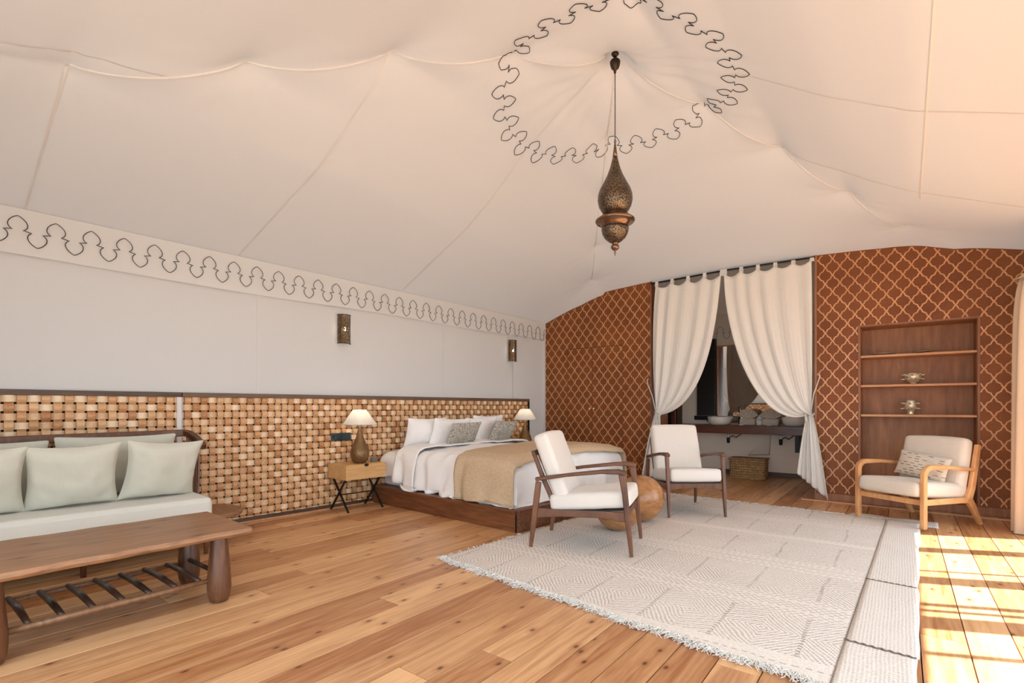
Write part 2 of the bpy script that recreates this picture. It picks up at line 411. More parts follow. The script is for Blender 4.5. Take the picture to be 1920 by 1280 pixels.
# ring embroidered round the peak
rp = []
for (t, h) in motif_line(25):
    a = 2*pi*t/25; r = .865+.095*h; x = CX-.03+r*math.cos(a+.4); y = CY+.03+r*math.sin(a+.4)
    rp.append((x, y, ceil(x, y)-.006))
rp.append(rp[0])
obj('embroidered_ring', M().tube(rp, .0027, 5), THREAD, ceiling)
def ribbon(pts, w, side, dz=-.004):
    P = [Vector(p) for p in pts]; s = Vector(side)*w/2; vs = []; fs = []
    for p in P: vs += [p-s+Vector((0,0,dz)), p+s+Vector((0,0,dz))]
    for i in range(len(P)-1): fs.append((2*i, 2*i+1, 2*i+3, 2*i+2))
    return M().add(vs, fs)
def seam(p, q, w=.012):
    P = [(p[0]+(q[0]-p[0])*k/60, p[1]+(q[1]-p[1])*k/60) for k in range(61)]
    e = Vector((-(q[1]-p[1]), q[0]-p[0], 0)).normalized()
    obj('seam', ribbon([(x, y, ceil(x, y)) for x, y in P], w, e), SEAM, ceiling)
for p, q in (((-3.55,.70),(-5.05,.76)), ((-2.65,2.15),(-4.95,2.2)), ((-1.85,3.55),(-4.85,4.05)), ((-.95,3.78),(1.2,4.18)), ((-.85,5.03),(1.2,5.9)), ((.11,1.0),(.13,5.6)), ((-3.30,1.08),(-3.52,.15))):
    seam(p, q)
for sx, sy in ((-1,-1),(1,1),(-1,1)):       # doubled seams running down the hips
    pts = []
    for k in range(241):
        q = .03+k/240*.97; x = CX+sx*A*q; y = CY+sy*B*q; pts.append((x, y, ceil(x, y)-.004))
    e = Vector((-sy*B, sx*A, 0)).normalized()
    obj('hip_seam', M().tube(pts, .006, 5), SEAM, ceiling)
# left wall
m = M(); m.grid(lambda u, v: (wallx(-.8+7.68*u), -.8+7.68*u, v*(2.0) if v < .98 else 2.46), 60, 30)
m = M()
ys = [-.8+7.72*i/80 for i in range(81)]
m.grid(lambda u, v: (wallx(-.8+7.72*u)+.006*math.sin(u*19)*math.sin(v*3), -.8+7.72*u, v*(ceil(wallx(-.8+7.72*u), -.8+7.72*u)+.01)), 80, 24)
wall_left = struct('wall_left', m, TENT, 'cream canvas side wall behind bed and sofa', smooth=True)
band = M(); N = 90
def band_z(y): return 2.165+.008*math.sin(y*2.1)
band.grid(lambda u, v: (wallx(-.8+7.65*u)+.022-.012*v+.004*math.sin(u*40)*(1-v), -.8+7.65*u, band_z(-.8+7.65*u)*(1-v)+(ceil(wallx(-.8+7.65*u), -.8+7.65*u)-.002)*v), N, 8)
bo = obj('valance_band', band, BANDM, wall_left, smooth=True)
pts = [(wallx(.718+.2055*(t-3))+.03, .718+.2055*(t-3), 2.342+.105*h-.0065*(t-3)*.45) for t, h in motif_line(33)]
pts = [p for p in pts if p[1] < 6.86]
obj('embroidered_border', M().tube(pts, .0028, 5), THREAD, wall_left)
for y in (2.38, 4.72, 6.1):
    obj('seam', M().add([(wallx(y)+.008, y-.006, 1.2), (wallx(y)+.008, y+.006, 1.2), (wallx(y)+.008, y+.006, 2.17), (wallx(y)+.008, y-.006, 2.17)], [(0,1,2,3)]), SEAM, wall_left)

# floor: boards laid along Y
floor = struct('floor', M().box(-5.4, 1.6, -.9, 9.1, -.06, -.022), plain('sub_floor', srgb(46,28,18), .9), 'knotty pine board floor', 'floor')
pw = .1725; cache = {}
x = .068-pw*31; k = 0
while x < 1.6:
    y = -.9-random.random()*2.0
    while y < 9.1:
        L = random.choice((2.4, 3.0, 3.6, 4.2)); y1 = min(y+L, 9.1); y0 = max(y, -.9)
        if y1-y0 > .05:
            me = M().box(.0022, pw-.0022, .002, y1-y0-.002, -.022, 0)
            o = obj('floor_board', me, FLOORW, floor, bevel=.0015, loc=(x, y0, random.uniform(-.0012, 0)))
        y += L
    x += pw; k += 1
tag(obj('sand_ground', M().box(-30, 40, -30, 40, -.5, -.3), SAND), 'pale sand ground outside around the tent', 'ground')['kind'] = 'structure'  # unseen ground, added to bounce sunlight into the tent
tag(obj('outer_deck', M().box(1.6, 3.4, -1.5, 9, -.3, -.02), DECK), 'timber deck outside the glazed side', 'deck')['kind'] = 'structure'

# ---------------------------------------------------------------- back partition with copper lattice
YB = 6.88
def slab(m, x0, x1, z0, z1, y0, y1, n=10):     # z1 None: up to the canvas
    for i in range(n):
        a = x0+(x1-x0)*i/n; b = x0+(x1-x0)*(i+1)/n
        if z1 is None: za = ceil(a, y0)+.012; zb = ceil(b, y0)+.012; zc = min(za, ceil(a, 6.95)+.05); zd = min(zb, ceil(b, 6.95)+.05)
        else: za = zb = zc = zd = z1
        vs = [(a,y0,z0),(b,y0,z0),(b,y1,z0),(a,y1,z0),(a,y0,za),(b,y0,zb),(b,y1,zd),(a,y1,zc)]
        fs = [(0,3,2,1),(4,5,6,7),(0,1,5,4),(2,3,7,6)]
        if i == 0: fs.append((3,0,4,7))
        if i == n-1: fs.append((1,2,6,5))
        m.add(vs, fs)
    return m
EDGE = [(0,0),(.12,.11),(.24,.27),(.305,.43),(.42,.44),(.45,.5),(.55,.5),(.58,.56),(.695,.57),(.76,.73),(.88,.89),(1,1)]
def lattice(region, x0, x1, z0, z1, y, w=.0125):
    m = M(); hx, hz = .0713, .0948; ox, oz = -.2715, 2.695
    i0 = int((x0-ox)/hx)-2; i1 = int((x1-ox)/hx)+2; j0 = int((z0-oz)/hz)-2; j1 = int((z1-oz)/hz)+2
    for i in range(i0, i1):
        for j in range(j0, j1):
            if (i+j) % 2: continue
            for s in (-1, 1):
                P = [(ox+(i+s*a)*hx, oz+(j+b)*hz) for a, b in EDGE]
                Nn = []
                for k in range(len(P)):
                    p, q = P[max(k-1,0)], P[min(k+1,len(P)-1)]; d = math.hypot(q[0]-p[0], q[1]-p[1]); Nn.append((-(q[1]-p[1])/d*w/2, (q[0]-p[0])/d*w/2))
                yq = y-(.0004 if s > 0 else 0)
                for k in range(len(P)-1):
                    if not region((P[k][0]+P[k+1][0])/2, (P[k][1]+P[k+1][1])/2): continue
                    vs = [(P[k][0]+Nn[k][0], yq, P[k][1]+Nn[k][1]), (P[k][0]-Nn[k][0], yq, P[k][1]-Nn[k][1]), (P[k+1][0]-Nn[k+1][0], yq, P[k+1][1]-Nn[k+1][1]), (P[k+1][0]+Nn[k+1][0], yq, P[k+1][1]+Nn[k+1][1])]
                    m.add(vs, [(0,1,2,3)])
    return m
wx0 = -4.66; DX0, DX1, DZ, DM = -4.182, -3.244, 1.99, -3.745
m = M(); slab(m, wx0, DX0, 0, None, YB, 7.5); slab(m, DX1, -2.80, 0, None, YB, 7.5); slab(m, DX0, DX1, DZ+.004, None, YB, 7.5)
wb = struct('wall_back', m, BROWN, 'brown partition with copper trellis print left of the curtained opening')
top = lambda x: ceil(x, YB)-.012
obj('lattice_print', lattice(lambda x, z: wx0+.03 < x < -2.815 and .02 < z < top(x) and not (DX0-.005 < x < DX1+.005 and z < DZ+.006), wx0, -2.8, 0, 2.95, YB-.0015), LATT, wb)
obj('corner_trim', M().box(-2.815, -2.795, YB-.012, 7.5, 0, 2.86), wood('partition_edge', srgb(160,98,60), srgb(110,62,36), (20,20,2), .5), wb)
obj('corner_trim', M().box(wallx(6.88)+.0, wallx(6.88)+.03, YB-.03, YB, 0, 2.5), WHITEP, wb)
for n, (a, b, kx, lab) in enumerate(((DX0+.004, DM-.003, DM-.035, 'left leaf of the brown trellis-printed wardrobe'), (DM+.003, DX1-.004, DM+.035, 'right leaf of the brown trellis-printed wardrobe'))):
    d = struct('door_%d' % (n+1), M().box(a, b, YB+.002, YB+.03, .01, DZ-.003), BROWN, lab, 'door')
    obj('lattice_print', lattice(lambda x, z: a+.003 < x < b-.003 and .02 < z < DZ-.006, a, b, 0, 2, YB+.0005), LATT, d)
    obj('knob', M().lathe([(.004,0),(.005,.01),(.012,.016),(.013,.022),(.008,.028)], n=14).xf(Matrix.Translation((kx, YB+.002, 1.06)) @ Matrix.Rotation(pi/2, 4, 'X')), plain('pearl_knob', srgb(236,228,218), .2), d, smooth=True)
NX0, NX1, NZ0, NZ1 = -.365, .607, .095, 1.975
m = M(); slab(m, -.79, NX0, 0, None, YB, 7.5); slab(m, NX1, 1.35, 0, None, YB, 7.5); slab(m, NX0, NX1, NZ1, None, YB, 7.5); m.box(NX0, NX1, YB, 7.5, 0, NZ0)
wr = struct('wall_back_right', m, BROWN, 'brown partition with copper trellis print around the shelf niche')
obj('lattice_print', lattice(lambda x, z: -.775 < x < 1.18 and .1 < z < top(x) and not (NX0-.022 < x < NX1+.022 and z < NZ1+.022), -.8, 1.2, 0, 2.95, YB-.0015), LATT, wr)
EDGEW = wood('niche_edge', srgb(172,114,76), srgb(124,74,44), (20,20,2), .45)
obj('corner_trim', M().box(-.805, -.785, YB-.012, 7.5, 0, 2.89), EDGEW, wr)
obj('niche_frame', M().box(NX0-.018, NX0, YB-.006, YB+.02, NZ0, NZ1).box(NX1, NX1+.018, YB-.006, YB+.02, NZ0, NZ1).box(NX0-.018, NX1+.018, YB-.006, YB+.02, NZ1, NZ1+.018), EDGEW, wr)
obj('niche_back', M().box(NX0, NX1, 7.2, 7.22, NZ0, NZ1), NICHEW, wr)
obj('niche_lining', M().box(NX0, NX0+.004, YB+.02, 7.2, NZ0, NZ1).box(NX1-.004, NX1, YB+.02, 7.2, NZ0, NZ1).box(NX0, NX1, YB+.02, 7.2, NZ1-.004, NZ1).box(NX0, NX1, YB, 7.2, NZ0, NZ0+.006), NICHEW, wr)
for z in (1.655, 1.327, 1.0):
    obj('shelf', M().box(NX0+.004, NX1-.004, YB+.006, 7.2, z-.024, z), SHELFW, wr, bevel=.002)
struct('baseboard_back', M().box(-.79, 1.2, YB-.022, YB-.002, 0, .085), EDGEW, 'brown wooden baseboard under the shelf niche', 'baseboard', bevel=.003)
struct('trim_1', M().add([(-.93,6.765,0),(1.15,6.655,0),(1.15,6.69,0),(-.93,6.80,0),(-.93,6.765,.014),(1.15,6.655,.014),(1.15,6.69,.014),(-.93,6.80,.014)], [(0,3,2,1),(4,5,6,7),(0,1,5,4),(1,2,6,5),(2,3,7,6),(3,0,4,7)]), SHELFW, 'pale wooden strip on the floor before the niche wall', 'trim')

# right side: made-up glazed doors (off frame, spaced to throw the striped sunlight) and the fascia above
XR = 1.2
m = M()
m.grid(lambda u, v: (XR, -.8+7.9*u, 2.22+(ceil(XR, min(-.8+7.9*u, 6.95))+.02-2.22)*v), 50, 4)
m.box(XR-.005, XR+.005, 6.35, 6.95, 0, 2.22)
wall_right = struct('wall_right', m, TENT, 'canvas fascia and wall over the glazed doors')
FR = wood('door_frame', srgb(170,120,80), srgb(120,78,46), (20,20,2), .5)
m = M()
struct('window_1', M().box(XR-.03, XR+.03, -.8, 6.4, 2.17, 2.23), FR, 'timber head rail of the glazed doors', 'window')
w1 = bpy.data.objects['window_1']
for y0, y1 in ((6.30,6.40),(5.37,5.51),(4.51,4.66),(3.71,3.88),(2.84,2.98),(1.9,2.05),(.9,1.05),(-.1,.05)):
    obj('door_stile', M().box(XR-.025, XR+.025, y0, y1, 0, 2.17), FR, w1)
for y0, w in ((4.815,.022),(4.09,.05),(3.985,.035),(3.39,.04),(2.5,.03)):
    obj('glazing_bar', M().box(XR-.012, XR+.012, y0-w/2, y0+w/2, 0, 2.17), FR, w1)  # unseen bars, placed to cast the dark stripes between the sun strips
m = M(); m.grid(lambda u, v: (-5.15+2.15*u, -.78, (ceil(-5.15+2.15*u, -.78)+.02)*v), 20, 12); m.grid(lambda u, v: (-3.0+4.2*u, -.78, 2.40+(ceil(-3.0+4.2*u, -.78)+.02-2.40)*v), 30, 2)  # made-up unseen front, left open on the right to let in sky light
wf = struct('wall_front', m, TENT, 'canvas front wall behind the camera, open on its right')
for xx in (-3.0, -.9, 1.15):
    obj('tent_post', M().tube([(xx,-.78,0),(xx,-.78,2.42)], .045, 12), FR, wf, smooth=True)

# bathroom shell
BY = 8.72
BATHC = fabric('bath_canvas', (.76,.66,.56,1), .008, 420, .05, .3, wr=.8, tcol=(.8,.68,.55,1))
m = M(); m.grid(lambda u, v: (-4.7+5.6*u, BY+.012*math.sin(u*33)*math.sin(v*5), 2.62*v), 60, 20)
wbb = struct('wall_bathroom_back', m, BATHC, 'cream canvas bathroom wall behind the washbasins', smooth=True)
m = M().add([(-4.7,7.5,0),(-4.7,BY,0),(-4.7,BY,2.6),(-4.7,7.5,2.75)], [(0,1,2,3)]); struct('wall_bathroom_left', m, BATHC, 'canvas wall on the left of the bathroom')
m = M().add([(.2,7.5,0),(.2,BY,0),(.2,BY,2.6),(.2,7.5,2.75)], [(0,1,2,3)]); struct('wall_bathroom_right', m, BATHC, 'canvas wall on the right of the bathroom')
m = M(); m.grid(lambda u, v: (-4.72+6.0*u, 6.93+(BY-6.93)*v, (ceil(-4.72+6.0*u, 6.94))*(1-v)+2.6*v+.06*math.sin(pi*v)*0), 40, 12)
struct('ceiling_bathroom', m, BATHC, 'canvas ceiling over the bathroom', 'ceiling', smooth=True)
pts = [(-3.6+.2055*t, BY-.012, 2.30+.105*h) for t, h in motif_line(16)]
obj('embroidered_border', M().tube(pts, .0028, 5), THREAD, wbb)
struct('baseboard_bathroom', M().box(-4.6, .1, BY-.03, BY-.008, 0, .07), DARKRAIL, 'dark baseboard along the bathroom wall', 'baseboard')
dm = struct('door_3', M().box(-3.30, -3.07, BY-.035, BY-.02, 0, 2.05), plain('door_dark', srgb(20,18,18), .6), 'dark doorway at the left of the bathroom', 'door')  # black panel stands in for the shade inside the open doorway
obj('door_frame', M().box(-3.07, -2.99, BY-.05, BY-.015, 0, 2.1).box(-3.38, -3.30, BY-.05, BY-.015, 0, 2.1).box(-3.38, -2.99, BY-.05, BY-.015, 2.05, 2.12), DARKRAIL, dm)

# ---------------------------------------------------------------- woven headboards
WR = math.atan2(1, .066)
def wall_pt(y, off=0, z=0):       # point on the left wall, off = distance into the room
    return Vector((wallx(y)+off, y-off*.066, z))
PIT, RP, Z0 = .065, .0655, 1.142
def wave(c): q = math.cos(pi*c); return math.copysign(abs(q)**.75, q)
def headboard(y0, y1, label, posts):
    root = thing('woven_headboard', label, 'headboard', wall_pt(y0), WR)
    L = y1-y0; i0 = math.ceil((y0-.675)/PIT+.3); i1 = math.floor((y1-.675)/PIT-.3)
    obj('backing_board', M().box(.01, L-.01, -.012, -.001, .03, 1.17), plain('dark_backing', srgb(40,22,14), .9), root)
    obj('top_rail', M().box(0, L, -.052, 0, 1.167, 1.207), DARKRAIL, root, bevel=.003)
    obj('bottom_rail', M().box(0, L, -.052, 0, 0.0, .042), DARKRAIL, root, bevel=.003)
    for a, b, mt in posts: obj('end_post', M().box(a-y0, b-y0, -.050, -.012, .042, 1.167), mt, root, bevel=.002)
    sg = 8; th = .0045; cen = -.030; am = .0125; hw = .0245
    hm = {}
    for par in (0, 1):
        m = M(); pts = []; xs = []
        nseg = (i1-i0+1)*sg
        for k in range(nseg+1):
            c = i0-.5+k/sg; xs.append((c*PIT+.675-y0, cen-am*wave(c+par)))
        vs = []; fs = []
        for (xx, yy) in xs: vs += [(xx,yy-th/2,-hw),(xx,yy-th/2,hw),(xx,yy+th/2,hw),(xx,yy+th/2,-hw)]
        for k in range(nseg):
            for q in range(4): fs.append((4*k+q, 4*k+(q+1)%4, 4*k+4+(q+1)%4, 4*k+4+q))
        m.add(vs, fs); hm[par] = mesh('weft_strip', m, WEFTM)
        hm[par].attributes.new('piece', 'FLOAT', 'POINT').data.foreach_set('value', [float(math.floor((i0-.5+k/sg+par+1)/2)) for k in range(nseg+1) for _ in range(4)])
    for j in range(18):
        o = link('weft_strip', hm[j % 2], root, (0, random.uniform(-.001,.001), Z0-RP*j), (0,0,0))
    vm = {}
    for par in (0, 1):
        m = M(); vs = []; fs = []; nseg = 18*sg
        zs = []
        for k in range(nseg+1):
            c = -.5+k/sg; zs.append((max(.036, min(1.172, Z0-RP*c)), cen+am*wave(c+par)))
        for (zz, yy) in zs: vs += [(-hw,yy-th/2,zz),(hw,yy-th/2,zz),(hw,yy+th/2,zz),(-hw,yy+th/2,zz)]
        for k in range(nseg):
            for q in range(4): fs.append((4*k+q, 4*k+4+q, 4*k+4+(q+1)%4, 4*k+(q+1)%4))
        m.add(vs, fs); vm[par] = mesh('warp_strip', m, WARPM)
        vm[par].attributes.new('piece', 'FLOAT', 'POINT').data.foreach_set('value', [float(math.floor((-.5+k/sg+par)/2)) for k in range(nseg+1) for _ in range(4)])
    for i in range(i0, i1+1):
        link('warp_strip', vm[i % 2], root, (.675+i*PIT-y0, 0, 0), (0, random.uniform(-.0006,.0006), 0))
    return root
fr_root = None
headboard(.2, 1.735, 'woven wood strip wall panel behind the sage sofa', ((1.698, 1.735, WHITEP),))
headboard(1.737, 6.455, 'long woven wood strip wall panel behind the bed', ((1.737, 1.742, WHITEP), (6.43, 6.455, BLACKM)))
fw = dup(bpy.data.objects['woven_headboard'], 'woven wood strip panel on the front wall, reflected in the bathroom mirror', (-3.1, -.74, 0), pi)  # unseen panel, added so the mirror has a weave to reflect
struct('baseboard_left', M().add([(*wall_pt(1.7, .055)[:2], 0), (*wall_pt(6.46, .055)[:2], 0), (*wall_pt(6.46, .075)[:2], 0), (*wall_pt(1.7, .075)[:2], 0), (*wall_pt(1.7, .055)[:2], .012), (*wall_pt(6.46, .055)[:2], .012), (*wall_pt(6.46, .075)[:2], .012), (*wall_pt(1.7, .075)[:2], .012)],
    [(0,1,2,3),(7,6,5,4),(0,4,5,1),(1,5,6,2),(2,6,7,3),(3,7,4,0)]), SHELFW, 'pale strip on the floor along the woven panel', 'baseboard')

# sockets on the weave
def socket(y, z, n, label):
    r = thing('power_socket', label, 'socket', wall_pt(y, .0415, z), WR, 'socket plates beside the bed')
    w = .078*n
    obj('plate', M().box(-w/2, w/2, -.010, 0, -.041, .041), SOCKET, r, bevel=.003)
    for k in range(n):
        cx = -w/2+.039+k*.078
        c = obj('socket_face', M().lathe([(.001,0),(.028,0),(.028,.003),(.024,.004),(.001,.001)], n=20).xf(Matrix.Translation((cx,-.010,0)) @ Matrix.Rotation(pi/2,4,'X')), SOCKET, r)
        obj('pin_hole', M().box(cx-.013, cx-.008, -.0145, -.010, -.006, .006).box(cx+.008, cx+.013, -.0145, -.010, -.006, .006), SOCKHOLE, c)
socket(3.23, .76, 3, 'dark socket plate on woven panel behind the near bedside lamp')
socket(5.98, .755, 2, 'dark socket plate on woven panel beyond the bed')

# sconces
def sconce(y, label, first=None):
    if first: return dup(first, label, wall_pt(y, .03, 1.925))
    r = thing('wall_sconce', label, 'wall light', wall_pt(y, .03, 1.925), WR, 'pierced metal wall lights')
    m = M(); n = 14
    def cyl(u, v): a = pi*u; return (.073*math.cos(a), -.075*math.sin(a)-.004, -.155+.31*v)
    m.grid(cyl, n, 16); obj('pierced_shade', m, SCONM, r, smooth=True)
    for z in (-.155, .155): obj('rim', M().tube([(.074*math.cos(pi*k/14), -.076*math.sin(pi*k/14)-.004, z) for k in range(15)], .0035, 6), DBRONZE, r)
    obj('back_plate', M().box(-.03, .03, -.004, .02, -.14, .14), DBRONZE, r)
    obj('bulb', M().lathe([(.003,-.02),(.010,-.012),(.013,0),(.009,.012),(.004,.022),(.002,.026)], (0,-.035,0), 14), BULB, r, smooth=True)
    return r
s0 = sconce(3.267, 'lit pierced metal wall light above the near side of the bed')
sconce(6.04, 'lit pierced metal wall light near the wardrobe corner', s0)

# ---------------------------------------------------------------- soft goods helpers
def pillow_m(w, h, t, n=22, wrk=.006, seed=0.0, pin=.07):
    m = M()
    for side in (-1, 1):
        def f(u, v, side=side):
            a = 2*u-1; b = 2*v-1
            x = a*w/2*(1-pin*(1-b*b)*abs(a)**3); z = b*h/2*(1-pin*(1-a*a)*abs(b)**3)
            k = max(0, (1-a**2)*(1-b**2))**.42
            y = t/2*k + wrk*k*noise.noise(Vector((x*7+seed, z*7, side*5+seed))) + wrk*1.4*math.sqrt(max(0,1-k))*noise.noise(Vector((a*4+seed, b*4, a*b*3)))*k + wrk*.8*k*(abs(noise.noise(Vector((x*5+z*3, z*4-x*2+seed, side*2))))**.5-.4)
            return (x, side*max(y, .003*(1 if k > .02 else .3)), z)
        g = M().grid(f, n, n)
        if side == 1: g.f = [tuple(reversed(q)) for q in g.f]
        m.add(g.v, g.f)
    return m
def weld(o):
    d = o.modifiers.new('weld', 'WELD'); d.merge_threshold = .0012
    o.modifiers.move(len(o.modifiers)-1, 0)
def place_pillow(name, label, cat, group, w, h, t, mat, loc, rz, tilt, roll=0, seed=0, pin=.07, wrk=.012):
    o = obj(name, pillow_m(w, h, t, seed=seed, pin=pin, wrk=wrk), mat, smooth=True, sub=1)
    o.rotation_mode = 'XYZ'
    o.matrix_world = Matrix.Translation(loc) @ Matrix.Rotation(rz, 4, 'Z') @ Matrix.Rotation(tilt, 4, 'X') @ Matrix.Rotation(roll, 4, 'Y') @ Matrix.Translation((0,0,h/2))
    return tag(o, label, cat, group)
def cushion_m(x0, x1, y0, y1, z0, z1): return M().box(x0, x1, y0, y1, z0, z1)
def softbox(name, dims, mat, parent, bev=.035, mat4=None, puff=.012):
    w, d, h = dims; m = M(); n = 8
    import bmesh
    bm = bmesh.new(); bmesh.ops.create_cube(bm, size=1)
    for v in bm.verts: v.co = Vector((v.co.x*w, v.co.y*d, v.co.z*h))
    bmesh.ops.bevel(bm, geom=list(bm.edges), offset=bev, segments=3, profile=.6, affect='EDGES')
    bmesh.ops.subdivide_edges(bm, edges=[e for e in bm.edges if e.calc_length() > .1], cuts=6, use_grid_fill=True)
    for v in bm.verts:
        a = 2*v.co.x/w; b = 2*v.co.y/d; c = 2*v.co.z/h
        v.co.z += puff*(1-a*a)*(1-b*b)*c; v.co.x += puff*.6*(1-b*b)*(1-c*c)*a; v.co.y += puff*.6*(1-a*a)*(1-c*c)*b
        v.co += Vector((0,0,.002*noise.noise(v.co*14)))
    if mat4 is not None: bm.transform(mat4)
    me = bpy.data.meshes.new(name); bm.to_mesh(me); bm.free(); me.materials.append(mat)
    me.polygons.foreach_set('use_smooth', [True]*len(me.polygons))
    return link(name, me, parent)

# ---------------------------------------------------------------- bed
BR = math.atan2(1, .066)-pi/2               # bed x axis runs out from the wall
BO = wall_pt(3.615, .055)
bed = thing('platform_bed', 'wide bed on low dark wood platform against the woven panel', 'bed', BO, BR)
PL, PW, PH = 2.19, 2.06, .19
obj('side_board', M().box(0, PL-.035, 0, .03, 0, .152), PLATW, bed, bevel=.002)
obj('side_board', M().box(0, PL-.035, PW-.03, PW, 0, .152), PLATW, bed, bevel=.002)
obj('foot_board', M().box(PL-.03, PL, .012, PW-.012, 0, PH-.002), PLATW, bed, bevel=.003)
obj('corner_iron', M().box(PL-.034, PL-.0305, .002, .03, .0, .15), BLACKM, bed)
obj('top_board', M().box(0, PL-.0305, .012-.024, .24, .153, PH), PLATW, bed, bevel=.003)
obj('top_board', M().box(0, PL-.0305, PW-.24, PW+.012, .153, PH), PLATW, bed, bevel=.003)
obj('deck_board', M().box(0, PL-.0305, .2405, PW-.2405, .153, PH), PLATW, bed, bevel=.003)
mt = obj('mattress', M().box(.03, 2.03, .13, 1.93, PH+.001, .50), BEDW, bed, bevel=.04)
def overhang(q, lo, hi, r=.10):     # path parameter -> (pos, drop)
    if q < lo:
        e = lo-q
        if e < r*pi/2: a = e/r; return lo-r*math.sin(a), r*(1-math.cos(a))
        return lo-r-.10*(e-r*pi/2)*.35, r+(e-r*pi/2)
    if q > hi:
        p, d = overhang(-q, -hi, 1e9, r); return -p, d
    return q, 0
def cover_surface(x0, x1, y0, y1, top, lift, zmin, amp=.02, seed=0.):
    lo, hi, fx = .20, 1.86, 1.96
    def f(u, v):
        qx = x0+(x1-x0)*u; qy = y0+(y1-y0)*v
        px, dx = overhang(qx, -9, fx, .11); py, dy = overhang(qy, lo, hi, .12)
        n1 = noise.noise(Vector((qx*2.2+seed, qy*2.2, 0))); n2 = noise.noise(Vector((qx*6+seed, qy*6, 3)))
        z = top + .05*(1-((qy-1.03)/1.1)**2) + .02*n1
        d = dx+dy if min(dx, dy) < .02 else math.hypot(dx, dy)*1.05+.0
        z = z-d
        drop = min(d/.3, 1)
        fold = math.sin(qx*15+5*n1+seed)*.022 + n2*.02 + math.sin(qx*37+4*n1)*.006
        fold *= 1-.85*min(1, min(dx, dy)/.08) if min(dx, dy) > 0 else 1
        if dy > 0: py += (-1 if qy < 1 else 1)*(fold*drop + .02*drop)
        foldx = math.sin(qy*13+2*n1)*.016*(1-.85*min(1, min(dx, dy)/.08) if min(dx, dy) > 0 else 1)
        if dx > 0: px += foldx*drop+.015*drop
        rg = (1-abs(noise.noise(Vector((qx*4.5+seed, qy*3.2, 6)))))**3
        z += (n2*.8+rg*.7-.3)*amp*(1-drop)
        z = max(z, zmin+.01*math.sin(qx*9+qy*7))
        k = lift
        if dy > .02: py += (-1 if qy < 1 else 1)*k
        if dx > .02: px += k
        return (px, py, z+k)
    return f
m = M().grid(cover_surface(.50, 2.50, -.30, 2.36, .585, 0, .215), 90, 110)
duvet = obj('duvet', m, BEDW, bed, smooth=True)
d = duvet.modifiers.new('s', 'SOLIDIFY'); d.thickness = .035; d.offset = 1 if False else -1
# sheet turned back near the pillows
m = M().grid(cover_surface(.36, .72, -.24, 2.30, .600, .014, .235, .01, 4.), 20, 100)
o = obj('turned_sheet', m, BEDW, bed, smooth=True); d = o.modifiers.new('s', 'SOLIDIFY'); d.thickness = .016; d.offset = 0
m = M().grid(cover_surface(.04, .50, -.16, 2.24, .545, .0, .30, .012, 9.), 26, 100)
o = obj('under_sheet', m, BEDW, bed, smooth=True); d = o.modifiers.new('s', 'SOLIDIFY'); d.thickness = .012; d.offset = -1
m = M().grid(cover_surface(1.36, 2.10, -.335, 2.42, .595, .034, .175, .008, 0.), 40, 130)
thr = tag(obj('bed_throw', m, THROW, smooth=True), 'tan quilted throw laid across the foot of the bed', 'throw')
thr.location = BO; thr.rotation_euler = (0,0,BR)
d = thr.modifiers.new('s', 'SOLIDIFY'); d.thickness = .010; d.offset = 0
def bl(x, y, z):       # bed local -> world
    return Matrix.Translation(BO) @ Matrix.Rotation(BR, 4, 'Z') @ Vector((x, y, z))
GP = 'white pillows standing at the head of the bed'
PR_ = BR+pi/2
ps = [('white pillow nearest the near bedside table, leaning back', .20, .55, .58, .40, .14, 0, .30),
      ('white pillow leaning before the first, behind the near grey cushion', .33, .80, .58, .40, .15, .03, .36),
      ('white pillow between the two grey cushions', .30, 1.35, .58, .40, .15, -.02, .33),
      ('white pillow farthest along the bed, its corner showing above the far grey cushion', .20, 1.58, .58, .42, .14, .0, .30)]
for i, (lab, x_, y_, w_, h_, t_, roll, tl) in enumerate(ps):
    place_pillow('bed_pillow', lab, 'pillow', GP, w_, h_, t_+.04, BEDW, bl(x_, y_, .575), PR_, tl, roll, i*3.1, .09)
place_pillow('throw_cushion', 'grey woven cushion on the near half of the bed', 'cushion', 'grey cushions on the bed', .46, .33, .11, GREYC, bl(.56, .82, .615), PR_, .52, -.03, 2, .04)
place_pillow('throw_cushion', 'grey woven cushion on the far half of the bed', 'cushion', 'grey cushions on the bed', .42, .33, .11, GREYC, bl(.54, 1.52, .615), PR_, .5, .03, 5, .04)

